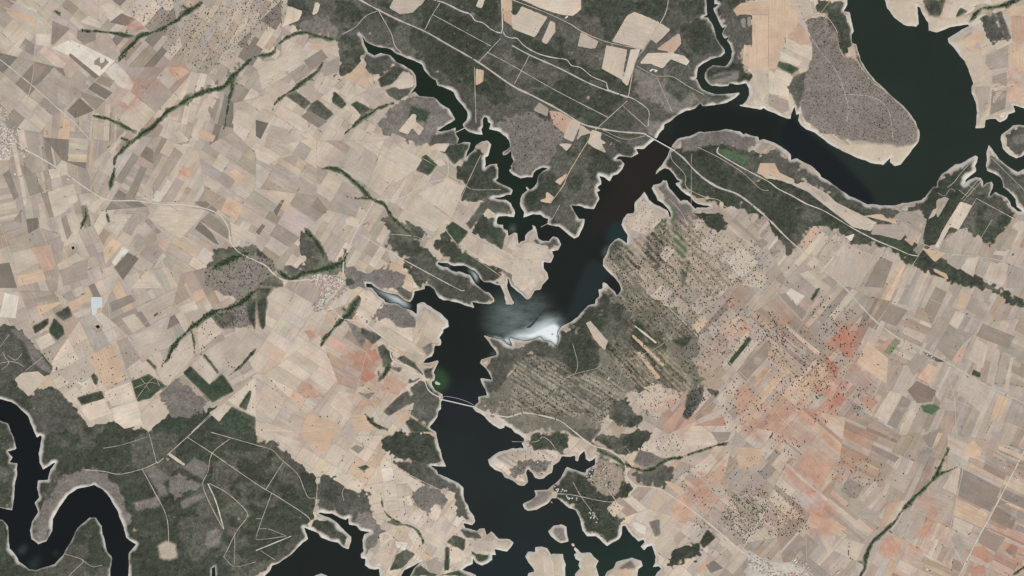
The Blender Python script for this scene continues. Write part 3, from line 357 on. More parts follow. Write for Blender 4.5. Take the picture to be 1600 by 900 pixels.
# traced fields: colour code, polygon
FIELDS = '''
o T00: 20 40 220 110 225 170 120 130
b T00: 60 0 235 55 232 80 70 12
e T00: 330 130 440 180 340 280 322 280
w T00: 320 300 440 250 560 300 720 380 650 455 625 478 440 330 425 345
f T00: 440 333 622 480 595 493 432 350
e T00: 580 390 640 345 682 390 625 448
w T00: 655 448 722 392 800 470 840 520 820 570 745 540
f T00: 585 512 705 580 660 622 552 555
e T00: 632 470 720 502 687 550 602 510
e T00: 502 572 660 627 600 690 512 605
f T00: 420 692 500 612 590 692 470 740
d T00: 310 480 540 540 400 688 212 540
b T00: 790 712 860 660 945 740 900 790 792 750
f T00: 690 140 760 85 855 125 790 165
r T00: 790 160 880 140 910 185 860 190
b T00: 500 140 556 97 640 150 630 180
e T00: 490 190 600 200 600 250 530 280 480 240
e T00: 120 300 160 240 220 280 210 350
e T00: 212 390 290 430 210 520
b T00: 1280 620 1370 600 1290 750 1220 740
e T00: 1300 690 1330 610 1380 620 1340 760
b T00: 1190 860 1240 740 1280 750 1240 880
o T00: 1250 800 1350 850 1330 890 1240 860
b T00: 1480 680 1600 740 1560 820 1450 770
a T00: 1090 830 1120 815 1190 880 1140 890
o T00: 1040 420 1140 420 1190 450 1110 505
w T00: 225 210 320 215 310 290 228 280
b T00: 640 40 680 10 780 70 690 135
b T01: 0 390 110 380 200 470 40 560
b T01: 112 380 270 290 330 330 220 440 150 450
o T01: 320 290 380 270 470 275 420 320 350 310
e T01: 300 380 410 310 450 360 340 450
b T01: 415 290 500 290 515 300 460 355
d T01: 202 462 300 400 350 450 250 520
c T01: 50 560 150 500 250 540 120 640
b T01: 20 600 100 620 100 690 30 680
d T01: 440 400 525 350 520 450 420 480
c T01: 260 560 340 520 420 600 350 640
e T01: 280 730 330 690 450 760 390 800
b T01: 150 660 280 722 350 830 210 770
f T01: 0 750 80 770 30 870 0 850
c T01: 90 780 260 830 330 870 200 900 60 880
o T01: 550 490 650 405 740 490 690 550 610 520
p T01: 640 412 660 400 745 510 720 525
b T01: 620 522 690 560 640 620
a T01: 700 490 770 480 722 530
b T01: 850 530 950 450 1000 500 980 540 900 560
d T01: 740 610 790 580 870 640 800 680
c T01: 630 600 680 570 780 550 830 532 750 608
b T01: 552 670 600 660 660 720 640 750
a T01: 980 710 1005 720 1000 760 950 840 890 820
b T01: 1000 762 1050 800 1020 850 970 792
b T01: 720 820 790 860 760 900 650 900
c T01: 850 830 940 870 900 900 830 890
c T01: 860 0 1060 0 980 80 900 90 830 50
a T01: 200 40 290 70 270 130 170 165
a T01: 370 15 405 20 385 85 350 100
o T01: 1375 430 1425 440 1420 510 1370 540
b T01: 1390 0 1430 0 1410 50 1375 40
p T01: 1540 60 1600 80 1600 165 1550 130
o T01: 1535 0 1600 0 1600 70 1540 55
a T02: 60 -60 430 -60 430 60 380 100 320 95 200 60 60 0
b T02: 60 40 220 110 140 235 0 180 0 95 30 100
b T02: 240 130 270 145 270 200 215 280 185 260
c T02: 430 200 540 260 520 305 410 290
b T02: 625 260 720 95 765 75 850 110 920 140 820 310
b T02: 924 142 990 185 900 275 860 240
b T02: 590 285 718 310 688 500 560 430
b T02: 742 310 800 310 720 540 692 510
p T02: 900 310 1045 205 1060 270 1010 330
a T02: 795 400 850 330 1000 332 1080 350 1110 385 1090 410 990 370 940 430 870 400
w T02: 870 430 915 440 905 455
d T02: 170 640 230 680 220 730 130 690
p T02: 230 690 300 700 370 740 330 840 260 780
b T02: 372 742 430 770 380 890 320 860
b T02: 432 782 500 830 430 850 400 885
b T02: 500 812 560 830 550 870 600 900 470 900
o T02: 1430 20 1600 10 1600 90 1520 92 1400 90 1380 65
o T02: 1500 95 1600 94 1600 440 1520 440 1440 400 1450 280 1500 300
w T02: 1470 425 1500 445 1480 450
a T02: 1500 455 1600 480 1600 580 1560 640 1500 640 1520 560
e T02: 1425 125 1455 110 1460 175 1440 175
e T02: 1470 110 1490 105 1495 160 1475 170
o T03: 2 -60 90 -60 200 130 100 280 50 430 2 430
b T03: 130 15 270 20 260 80 220 110
p T03: 110 215 200 150 270 270 200 287
a T03: 95 232 275 292 270 380 90 290
a T03: 75 320 210 385 190 415 70 372
a T03: 50 430 155 480 130 540 20 500
a T03: 2 445 18 440 20 530 130 560 120 610 2 580
d T03: 2 585 125 630 130 690 90 710 2 660
b T03: 1120 0 1330 0 1290 40 1180 30
b T03: 1112 25 1200 32 1170 108 1085 110
o T03: 1220 250 1330 175 1385 290 1320 340 1280 330 1220 280
p T03: 1512 102 1650 112 1650 265 1525 260
o T03: 1480 60 1650 20 1650 108 1510 98
o T03: 1510 280 1650 270 1650 440 1505 450
p T03: 1500 460 1600 444 1580 650 1490 640
d T03: 1360 350 1500 282 1500 420 1390 440 1360 400
d T03: 1400 480 1490 450 1490 540 1400 520
c T03: 1290 545 1385 540 1370 680 1310 760
e T03: 1400 560 1490 570 1480 680 1385 720
f T10: 715 770 790 672 870 715 770 850
w T10: 700 740 770 640 810 665 722 765
w T10: 945 350 980 290 1025 310 990 365
b T10: 550 400 630 330 660 345 590 435
o T10: 1100 170 1140 140 1215 160 1200 210
o T10: 1430 180 1470 150 1535 205 1480 240
o T10: 1382 420 1420 330 1520 380 1480 480
b T10: 670 520 740 480 780 510 730 575
b T10: 690 440 830 440 780 500 690 478
d T10: 792 420 930 420 900 460 800 490
f T10: 1220 530 1250 482 1330 560 1370 630 1340 620
e T10: 1252 480 1310 430 1430 540 1430 600 1350 550
b T10: 940 470 1000 382 1290 412 1230 490 1130 590 1070 550
e T10: 900 480 930 465 1010 550 985 565
c T10: 860 350 970 150 1010 160 900 340
e T10: 780 345 880 140 920 150 840 350
b T10: 300 300 460 250 490 350 400 430 340 460
b T10: 425 440 465 410 500 530 470 575
e T10: 385 472 415 442 450 560 420 600
b T10: 355 462 383 472 418 600 390 610
f T10: 165 470 240 460 250 520 180 560
o T10: 110 822 270 780 290 850 120 890
b T10: 80 680 190 652 250 740 110 810
p T10: 192 650 320 630 350 780 280 798
b T10: 360 750 480 680 520 720 370 788
d T10: 370 792 550 722 550 840 400 890
b T10: 820 900 930 780 1020 900
b T10: 970 770 1020 682 1040 700
o T10: 645 660 700 590 765 622 660 750
d T10: 872 690 950 610 1030 670 950 750
b T10: 1440 490 1600 570 1600 620 1500 600 1450 580
a T10: 1070 0 1190 0 1150 65
f T10: 0 750 60 740 110 900 0 900
e T10: 20 190 60 160 120 330 90 350
e T10: 130 130 180 150 280 300 190 330
e T10: 260 310 298 300 338 455 310 460
a T11: 0 0 30 0 160 80 80 130 0 90
d T11: 160 92 260 60 280 50 240 140
a T11: 560 470 590 450 650 470 640 520 560 500
b T11: 900 460 1000 322 1130 400 1220 470 1110 550
b T11: 1010 312 1170 232 1308 262 1222 460 1060 340
b T11: 1110 110 1160 90 1190 130 1150 140
b T11: 1080 30 1120 0 1210 0 1180 50
c T11: 1250 470 1330 370 1390 370 1300 500
b T11: 800 180 830 50 880 10 1040 95 1000 160 880 240
c T11: 1330 660 1390 600 1420 620 1390 700
b T11: 1390 720 1440 620 1600 710 1600 800 1450 750
f T11: 110 420 160 350 180 350 130 450
f T11: 0 550 40 500 60 510 20 570
o T11: 150 402 200 362 220 380 190 430
b T12: 0 600 130 620 230 640 210 700 100 760 0 700
b T12: 0 702 90 762 170 800 100 870 0 900
b F: 50 20 120 0 680 0 690 60 620 110 700 160 640 220 640 270 500 380 440 290 400 190 260 110 120 80
o T12: 160 355 210 340 215 295 265 330 245 375
o T12: 265 235 345 180 350 190 300 260
b T12: 290 0 380 0 340 45
b T12: 480 0 560 0 590 60 520 30
o T12: 1530 180 1550 120 1600 120 1600 225
b T12: 700 490 800 342 940 430 930 480 840 570 760 540
b T12: 1340 730 1430 640 1540 740 1430 840
b T12: 1430 880 1520 790 1600 830 1560 900
c T12: 1200 575 1310 640 1260 700 1160 640
e T12: 1520 610 1570 590 1600 620 1560 660
b T12: 920 700 960 640 1020 660 960 740
o T13: 0 120 40 120 70 180 160 220 170 240 130 250 0 188
b T13: 0 195 130 252 240 242 370 312 420 362 560 432 680 492 640 545 530 520 400 420 250 300 100 235 0 215
o T13: 670 440 710 440 740 470 810 470 800 498 600 450
d T13: 660 502 800 502 860 560 830 600 700 570 640 570
d T13: 812 470 850 422 910 422 990 470 970 570 880 520
e T13: 900 660 970 620 980 630 940 700
p T13: 840 590 920 590 900 640
b T13: 1000 470 1030 410 1060 400 1040 450
a T13: 1040 640 1100 520 1200 360 1275 385 1190 535 1140 510 1060 650
c T13: 1050 352 1100 332 1130 340 1050 480
c T13: 1110 600 1190 535 1250 520 1200 690 1130 650
c T13: 1230 680 1310 560 1340 600 1280 680
b T13: 1400 690 1560 480 1600 480 1600 540 1480 700
o T13: 960 650 1110 682 1040 740
d T13: 1110 740 1150 702 1240 702 1190 790
b T13: 1200 780 1250 710 1310 710 1280 830
b T13: 1340 840 1390 740 1490 742 1450 880
d T13: 1500 745 1600 790 1600 900 1480 900
o T13: 1020 770 1110 810 1130 850 1040 800
p T13: 200 630 280 510 320 520 240 660
b T13: 270 690 340 570 380 580 300 700
c T13: 370 820 470 600 530 640 690 705 560 900 400 880
e T13: 600 890 700 705 780 740 720 900
c T13: 790 900 870 760 920 780 850 900
w T13: 480 580 540 560 520 610
b T13: 240 750 290 702 320 740 280 780
d T13: 330 850 380 822 450 860 400 900
w T20: 30 30 120 50 100 190 0 180
o T20: 430 90 560 30 560 80 450 150
b T20: 460 160 570 112 570 160 480 190
b T20: 220 325 310 280 350 340 260 390
b T20: 430 290 480 275 490 300 460 365
o T20: 545 430 710 342 790 570 650 620
c T20: 360 530 540 430 600 510 500 640
a T20: 440 560 540 560 560 640
a T20: 652 650 820 582 850 700 700 740
a T20: 500 740 650 692 700 780 560 830
a T20: 700 752 860 702 890 850 780 880 720 830
b T20: 880 790 990 685 1060 780 930 895
b T20: 1200 480 1262 430 1360 542 1310 600
b T20: 1310 780 1400 720 1445 740 1370 835
a T20: 1420 700 1600 560 1600 800 1540 770 1580 650 1560 630 1490 740
c T20: 800 300 1010 220 1080 350 890 450
d T20: 730 330 798 310 880 440 790 510
b T20: 760 190 840 160 905 240 830 280
e T20: 855 155 885 145 945 235 915 250
e T20: 690 90 820 40 850 80 700 150
b T20: 1110 120 1220 80 1240 130 1150 160
c T20: 1290 390 1480 300 1580 380 1430 540
b T20: 1230 270 1310 170 1390 270 1250 390
b T20: 980 500 1080 400 1110 340 1200 282 1210 430 1040 610 1000 560
d T20: 150 80 330 40 330 70 160 110
o T20: 230 112 400 82 250 180
b T20: 90 570 140 530 240 520 290 560 250 610 180 680
a T21: 460 730 520 640 620 660 600 740 580 830
d T21: 520 600 560 530 650 560 630 640
r T21: 300 270 340 260 370 300 340 320
r T21: 550 430 600 390 690 400 670 480
q T21: 700 400 750 380 770 440 740 470
q T21: 640 560 690 500 760 550 690 590
p T21: 250 620 330 590 420 680 300 690
o T21: 580 780 720 802 800 880 620 900
o T21: 330 770 520 860 540 900 280 900
p T21: 820 540 940 600 890 670 780 640
b T21: 930 470 1040 550 980 580 910 520
a T21: 720 250 760 200 900 300 1000 360 1060 420 900 390 830 330
b T21: 1010 250 1060 130 1160 230 1120 330
b T21: 900 762 990 712 980 760
o T21: 860 780 950 770 960 820 900 850
b T21: 70 60 120 0 260 60 200 130 100 160
a T21: 20 850 60 840 240 900 10 892
b T22: 460 220 490 205 600 330 580 390 520 330
b T22: 760 700 880 590 1000 660 1060 690 900 820
p T22: 930 870 1060 732 1090 740 1000 900
r T22: 1130 860 1320 800 1340 860
b T22: 1280 690 1400 540 1440 570 1310 740
p T22: 1380 700 1440 600 1530 680 1430 800
b T22: 1375 475 1500 325 1540 340 1400 520
e T22: 1402 522 1600 322 1600 430 1460 580
o T22: 1130 230 1200 160 1220 220 1160 280
e T22: 1240 50 1290 0 1300 20 1260 60
c T22: 1220 260 1260 200 1300 250 1260 320
o T22: 740 295 760 290 960 480 940 490
o T22: 780 400 800 395 930 560 900 570
w T22: 740 222 752 218 910 340 900 350
w T23: 110 40 140 0 230 50 180 110
e T23: 70 40 110 32 240 150 210 200
q T23: 390 310 480 290 540 440 480 430
q T23: 340 402 440 500 430 570 350 470
a T23: 320 630 370 555 440 610 390 700
q T23: 395 700 430 645 490 690 440 745
d T23: 500 482 540 475 700 620 600 650 480 560
o T23: 550 470 620 332 750 440 740 600
i T23: 720 400 790 312 830 330 760 420
r T23: 680 370 760 310 780 325 710 400
v T23: 870 640 930 580 1050 640 1020 710 930 720
d T23: 870 480 930 402 1000 440 910 550
o T23: 930 560 1000 472 1060 500 1010 600
b T23: 1130 220 1170 142 1230 160 1180 260
e T23: 1190 260 1240 170 1270 180 1220 270
o T23: 1170 130 1210 20 1260 40 1230 130
d T23: 1235 130 1270 60 1390 90 1340 200
p T23: 1150 460 1190 372 1240 380 1200 470
c T23: 1360 590 1410 372 1450 390 1410 610
d T23: 1412 610 1460 400 1500 430 1460 620
b T23: 1470 640 1515 432 1530 440 1500 650
c T23: 1170 640 1220 542 1400 620 1330 780
b T23: 1325 790 1385 640 1420 650 1350 790
o T23: 1390 810 1440 662 1510 690 1440 840
d T23: 1470 840 1530 692 1600 722 1600 870
b T23: 660 800 760 642 830 660 740 850
e T23: 742 850 840 672 890 700 800 880
b T23: 820 880 900 702 930 720 880 900
c T23: 1080 760 1100 682 1170 710 1165 770
d T23: 960 340 1060 182 1130 222 1050 360
e T23: 1050 370 1130 232 1280 290 1200 370 1140 460
e T23: 700 200 760 102 870 140 800 240
b T23: 770 100 820 0 860 0 800 100
e T23: 1300 300 1340 222 1540 302 1500 380
b T23: 1245 440 1300 312 1370 360 1340 500
r T23: 560 690 640 670 690 710 640 760
p T33: 180 180 240 102 400 202 360 300 330 370
e T33: 500 280 600 340 550 420 450 370
e T33: 650 80 820 160 790 190 640 110
c T33: 720 310 780 232 900 280 850 380
d T33: 560 520 600 470 700 500 650 560
o T33: 250 540 300 482 490 600 450 650 260 590
b T33: 300 620 340 612 420 650 380 760
b T33: 410 740 480 662 600 700 550 810
d T33: 770 620 870 482 1000 540 900 680
c T33: 900 460 1030 332 1160 390 1100 520
p T33: 1000 502 1050 520 1000 640 900 670
p T33: 690 700 760 640 860 690 800 790 690 760
e T33: 1200 222 1450 350 1390 500 1180 400
o T33: 1170 412 1370 505 1340 600 1160 520
b T33: 1160 530 1280 580 1250 660 1150 600
e T33: 1380 540 1420 460 1550 540 1520 610
e T33: 1340 602 1480 660 1420 750 1310 690
o T33: 1220 100 1280 50 1340 110 1310 170 1230 150
b T33: 1090 350 1150 240 1205 220 1170 390
r T33: 1280 720 1340 710 1420 780 1370 820 1270 760
e T33: 1460 350 1600 412 1600 480 1450 410
f T33: 1480 740 1520 700 1560 720 1540 790
d T33: 1350 180 1400 0 1480 0 1400 160
o T33: 1440 82 1600 152 1600 180 1430 100
e T33: 960 30 1010 0 1058 0 1010 100
o T33: 1022 100 1062 0 1090 10 1040 100
d T33: 1142 650 1200 640 1260 790 1215 820
r T33: 1250 850 1350 830 1360 900 1270 900
b T32: 800 110 830 60 940 40 900 130
b T32: 1020 100 1060 0 1240 0 1280 70 1160 110
e T32: 1244 0 1368 0 1350 50 1290 70
a T32: 590 480 640 430 700 470 640 530
o T32: 940 300 990 310 1100 370 1050 400
o T32: 1000 440 1080 390 1130 500 1090 560 1000 540
b T32: 1040 280 1060 270 1170 360 1150 380
b T32: 1110 240 1240 132 1280 180 1190 300
p T32: 1200 290 1300 205 1340 220 1290 340
o T32: 1390 90 1560 100 1550 200 1420 230
b T32: 940 640 1000 552 1130 580 1160 680 1000 740 920 760
a T32: 190 780 220 770 260 810 270 980 210 980
w T32: 750 570 770 560 840 590 830 640 780 620
o T32: 640 890 710 850 760 900 740 960 620 960
p T32: 1140 860 1230 782 1230 830 1190 900
b T32: 1260 620 1300 640 1420 740 1380 770
f T32: 1210 830 1260 800 1320 850 1240 880
o T31: 270 0 520 0 470 60 430 130 360 110
b T31: 100 0 280 60 260 100
e T31: 590 100 630 80 680 100 640 135
c T31: 520 0 570 0 680 88 650 80
a T31: 480 290 580 260 680 320 630 375 560 340
b T31: 920 290 960 270 1040 330 990 375
a T31: 1080 540 1110 460 1160 490 1130 560
a T31: 1170 520 1220 440 1260 470 1220 560
a T31: 1212 720 1260 720 1320 770 1290 800 1215 830
c T31: 1312 672 1480 680 1470 750 1380 740
d T31: 1060 810 1130 780 1180 810 1150 890 1080 870
b T31: 1060 590 1180 620 1170 740 1050 680
b T31: 720 780 830 700 880 740 830 840
a T31: 770 640 820 620 860 660 780 720
w T31: 870 682 950 690 930 740 880 720
b T30: 1045 140 1065 130 1165 200 1150 215
'''
# roads: kind, width (sheet px), polyline
ROADS = '''
rail 2.6 T01: 560 -60 650 0 760 60 900 130 1060 200 1200 280 1390 390 1600 535 | T02: 130 600 300 690 430 770 530 800 680 825 820 835 | C: 880 350
rail 2.6 C: 1150 500 1250 580 1350 690 1450 780 1600 880 | D: 900 240 1000 310 1100 360 1250 410 1350 470 1450 550 1600 680 | T13: 120 590 250 700 350 790 480 900 | T23: 550 80 680 215 830 320 1000 400 1180 500 1330 590 1600 720 1800 820
line 2.0 T02: 0 285 110 345 300 430 500 530 720 610
pale 1.7 T01: 1060 -40 1110 0 1180 20 1280 70 1340 90 1370 130 1420 145 1470 185 1520 205 1540 185 1535 0 1535 -60
pale 1.4 T01: 1545 200 1560 225 1600 240 | T02: 30 240 80 290 160 335 250 360 340 375 370 410 430 425 500 480 590 520 600 560 720 605 760 620 820 660 855 700 850 790
track 1.1 T01: 1100 90 1470 290
track 1.2 T01: 1530 240 1390 390
track 1.1 T01: 1450 330 1600 410 | T02: 280 570 600 735
track 1.1 T02: 540 795 720 630
track 1 T02: 690 660 840 795
track 1.3 T02: 725 610 770 390 830 300 890 200 960 80 985 -60
track 1.2 T02: 0 0 200 75 360 150 440 200 600 265 820 310
track 1.1 T02: 15 525 110 345
tan 1.3 C: 350 265 210 480 50 750 | T12: 320 260 240 370
track 1.1 T01: 770 75 830 180 850 220 870 290 910 330
track 1 T01: 760 70 690 100 620 170 540 215
track 1.2 T01: 1055 190 1100 100 1150 20
track 1 T01: 1365 420 1370 600 1375 770
track 1.2 T00: 242 -60 230 120 215 380 200 520 170 640 175 780
pale 1.3 T00: -40 340 125 470 290 610 400 710 450 750 570 880
track .9 T00: 125 470 210 390 300 320 500 150
track .9 T00: 400 705 500 600 720 390 900 240
track .8 T00: 600 690 720 590 840 640
pale 1.8 T10: 120 20 190 50 390 170 560 290 680 350 850 355 1000 375 1150 380 1290 405 1380 450 1430 530 1440 610 1500 680 1600 730 | T11: 60 760 110 810 170 850 250 855 340 850 420 900
track .9 T11: 300 0 160 85 0 190
track .9 T10: 1290 405 1420 310 1600 190
track 1.2 T10: -40 390 200 325 360 270 470 250
track .9 T10: 980 375 900 480 730 580
track .9 T10: 1290 420 1180 560 1070 670
track 1 T10: 550 430 720 580 900 740 1020 900
track 1.1 T10: 540 500 600 640 650 760 665 900 | T20: 690 200 715 330
track 1 T10: -20 440 40 600 100 820 120 900 | T20: 200 250 260 390 360 530 470 720 560 850
track .9 T10: 240 500 330 700 400 900
track .9 T10: 570 0 570 290
track 1.2 T20: 715 330 790 530 850 700 930 900 | T30: 980 190
track .9 T20: 360 530 715 330 1100 110 1280 0
track .9 T20: 880 780 1000 660 1230 440
track 1.3 T20: 1200 900 1420 690 1600 540 | T30: 1050 140 980 190 890 230 750 262 650 245 530 235
track 1 T20: 1140 530 1300 710
track .9 T20: 1000 0 1110 120 1190 250
track .8 T21: 0 560 300 750 560 890
pale 1.9 T21: 460 110 540 190 600 200 660 210 770 290 830 340 845 430 880 465 960 490 1040 550 1080 640 1160 690
pale 1.8 T21: 1362 742 1440 780 1560 805 1600 800 | T22: 80 780 200 800 300 830 380 890 | T32: 500 80 620 120 700 190 720 280 770 330 880 345 950 370 1100 470 1230 570 1430 740 1600 850 1750 930
track .9 T21: 700 380 670 480 640 600 600 740
pale 1.8 T11: 740 350 690 440 620 560 580 650 550 720 545 830
pale 1.1 T11: 740 350 900 340 1000 280 1080 240 1190 210 1200 120 1180 60
track .9 T11: 540 575 620 570
pale 1.2 T11: 640 560 900 710 1250 900 | E: 1110 358
track 1 T11: 1180 530 1280 650 1420 750 1550 840
pale 1.2 T11: 1230 480 1400 590 1600 700
track .8 T11: 880 0 1060 100 1310 260
track 1 A: 475 480 330 790 | T11: 1230 470 1180 520 1080 600 980 575 780 565 750 610
track .8 T11: 80 330 400 490 540 575
track .9 T11: 1310 260 1360 285 1530 285
track 1.2 T30: 1170 30 1340 140 1600 320 | T31: 180 430 335 540 305 590
track 1 T30: 1440 40 1330 130 1300 250 1270 310 1280 370 1340 500 1400 610
pale 1.7 T30: 1300 320 1350 430 1400 605
track 1.2 T30: 890 230 960 360 1040 520 1055 680 1035 740
track 1 T30: 1310 320 1420 380 1530 480 1545 530 1480 620 1400 780
track 1 T30: 1320 0 1600 80 | T31: 100 110 160 170 260 260 300 350 330 410 370 410
pale 1.5 T31: 0 740 220 650
track 1.1 T31: 170 190 65 355
track 1.1 T31: 100 380 40 540 0 660
track 1.2 T31: 100 40 290 190 375 255 380 420 370 460 390 500
track .9 T31: 20 605 80 605 190 650
track 1 T31: 520 0 760 130 950 260 1130 350 1220 390 1235 420 1220 450 1130 560
track .9 T31: 720 480 800 600
track .9 T31: 960 380 1050 550
track 1.2 T32: 270 385 360 390 440 405 560 430 640 435 720 410 800 370
track 1 T32: 380 310 430 400 540 550
track 1 T32: 540 280 650 430
pale 1.4 T32: 1600 460 1440 730
track .9 T32: 1020 50 1200 310 1300 400 1420 520 1600 700
track .9 T32: 1360 50 1200 310
track 1.1 T22: 870 0 880 30 1050 190 1180 320 1340 450 1600 700 | T23: 70 800 180 900
track .9 T22: 1600 310 1400 540 1270 690 1100 840
track .8 T12: 820 720 880 900
track .8 T12: 1150 650 1420 890
track .9 T12: 1600 690 1400 900
track .8 T23: 270 130 140 330 0 520
track .9 T23: 760 100 530 450 350 760 250 900
track .9 T23: 860 0 1330 210 1600 320
track .8 T23: 1330 210 1270 330
track .9 T23: 540 470 700 630 880 660
track 1 T23: 870 540 1170 700 1600 885
track 1.3 T23: 1190 500 1130 550 1165 700 1175 900 | T33: 1215 200 1180 400 1135 600 1140 680 1215 830
pale 1.9 T33: 1640 40 1400 500 1300 680 1180 920
track .8 T33: 860 20 1200 200
track .9 T33: 400 210 700 350 870 450 1040 550
track .8 T33: 550 70 400 230 300 420 240 600 240 800
track .8 T33: 930 30 700 350 540 550
track .8 T33: 240 55 170 170 0 430
pale 1.5 T12: 1290 20 1280 50 1310 75 1440 150 1600 235 | T13: 60 280 150 325 240 375 330 410 420 460 500 510 600 565 680 605 790 650 880 690 940 700
track .9 T12: 1160 20 1300 90 1440 180 1550 280 1600 290
track 1 T13: 980 630 900 760
track 1.1 T13: 960 620 1100 680 1300 700 1500 740 1640 790
track 1 T12: 990 20 1000 100 1080 190 1090 270 1200 330 1290 350 1330 390 1420 440 1600 540
track 1 T03: 100 0 270 240 330 330 400 410 450 500 480 590 500 680 490 770
track .9 T03: 480 590 640 605 740 670 770 780 780 880
tan 1 T03: 225 110 320 95 370 110 430 200 440 290 480 360 540 360 590 430 650 510 720 560
tan .9 T03: 320 95 390 0
track .8 P: 840 830 1060 590
track .8 P: 820 810 1020 575
track .8 P: 640 660 720 600 820 470 960 330
track .8 P: 1190 290 1400 500 1600 700
track 1 T13: 1560 480 1300 340
track .8 T13: 1400 470 1320 600
track .8 T20: 0 470 60 460 110 465 150 490
track .8 T20: 20 400 40 440 60 460 40 490 10 510
track .8 T20: 50 420 100 450 140 410
track .8 T20: 270 430 160 520
track .8 T20: 60 290 0 370
track .7 T30: 400 760 520 800 480 850 430 900
track .7 T30: 520 800 580 840 640 830
track .7 T30: 1400 780 1470 840 1600 810
track .7 T30: 1470 620 1465 830
track .7 T30: 650 100 760 80 920 30
track .8 T31: 0 540 40 540
track .8 T31: 0 670 60 668 190 650
track .7 T31: 30 740 120 800
track .7 T31: 550 430 545 360 640 260
track .8 T21: 740 620 600 740 560 880
track .8 T21: 300 440 420 360 460 250
track .7 T21: 130 330 260 230 380 150
track .8 T20: 850 700 960 560 1000 610
track .8 T20: 830 630 930 590 990 600
track .8 T20: 880 560 940 640
track .7 T22: 0 760 200 720 340 560 530 500 560 450
track .7 T22: 560 860 520 760 640 650 700 460
track .7 T22: 700 470 760 440 940 350 1060 220
track .7 T22: 380 560 410 480 380 350
track .7 T22: 600 860 720 880 830 830
track .8 T32: 0 60 150 60 190 30 240 60 280 120
track .7 T32: 700 180 740 140 710 90
track .7 T12: 300 380 240 480 180 520
track .7 T12: 980 340 1060 430 1100 520
track .7 T12: 1120 380 1120 60
track .8 T13: 130 600 200 690 160 720
track .8 P: 1000 800 900 980
track .7 P: 520 730 600 770 680 680 740 720
track .7 P: 780 690 850 750 900 780
track .7 P: 900 630 980 690
track .9 T02: 780 415 900 475 1000 480 1100 540 1200 590
track .7 T02: 900 475 1000 700
track .7 T02: 560 830 620 860 680 890
track .7 T02: 540 800 700 870 830 850
pale 1.2 X: -4 188 10 203 22 217 36 230 48 240
pale .8 X: 14 207 24 197
pale .8 X: 24 215 38 203
pale .8 X: -4 228 8 236 14 232
pale .8 X: 0 245 20 243 35 240
pale .8 X: 17 232 14 250
pale .9 X: 500 482 512 466 528 450 537 440
pale .8 X: 485 437 503 450
pale .8 X: 492 434 506 446
pale 1 X: 540 440 520 462 505 475 495 488
pale 1.1 X: 1170 865 1200 885 1220 905
pale .8 X: 1195 880 1165 905
pale .9 X: 1220 892 1225 880 1240 880 1258 888 1275 905
'''
# tree lined streams: width (sheet px), polyline
THICKETS = '''
9 T00: 340 60 370 85 400 120
5 T00: 500 190 640 200 720 210 830 230
7 T00: 740 380 830 280 900 220 1000 190 1100 130 1200 60 1280 10
9 T00: 790 910 900 830 960 790 1020 720 1130 650 1240 590 1400 540 1450 490 1530 410 1600 350
5 T01: 0 345 90 340 140 280 200 230 300 205 400 230 520 255
5 T01: 430 390 370 460 260 540 130 640 100 700
5 T01: 550 850 640 760 750 690 870 640
5 T00: 1460 500 1440 600 1400 810
5 T10: 810 0 730 80 710 200 690 260 690 340
4 T10: 530 370 540 450 500 540
6 T10: 670 420 680 490
4 T00: 560 715 680 745 790 800 850 830
6 T11: 390 160 480 150 560 190 640 260 720 340 800 380 860 470 920 520 980 580
3 T11: 740 345 640 340 560 330
7 T11: 310 530 370 610 430 700
10 T11: 140 790 210 840 300 810 400 790 480 770 550 730 560 660
10 T10: 1310 800 1400 740 1500 700 1560 680
8 T20: 1600 20 1480 110 1330 150 1220 230 1130 310 1080 380 1040 450 1010 490
3 T20: 1200 270 1215 340 1220 430
6 T20: 1600 380 1540 450 1440 550
9 T21: 640 60 580 160 480 260 400 370
8 T21: 840 470 800 550 770 580
5 T21: 680 780 740 850 830 890
6 T33: 1130 90 1080 200 1030 300 930 390 850 480 760 590 650 690 610 780 600 850 560 920
4 T33: 1200 210 1080 260 1040 290
2 T33: 510 680 510 780 600 820
3 T31: 780 370 800 490 860 550 940 580 1000 610 1040 680 1030 740
2 T31: 920 400 930 480 940 570
4 T32: 530 120 620 150 700 200 840 240 960 180 1080 150 1200 110 1360 60
8 T03: 1260 140 1300 80 1350 50 1450 40 1570 0
6 T33: 1500 910 1560 870 1640 820
5 T33: 0 60 30 0
4 T10: 980 90 1000 100
4 T20: 950 185 1000 150
5 T10: 190 600 210 560
'''
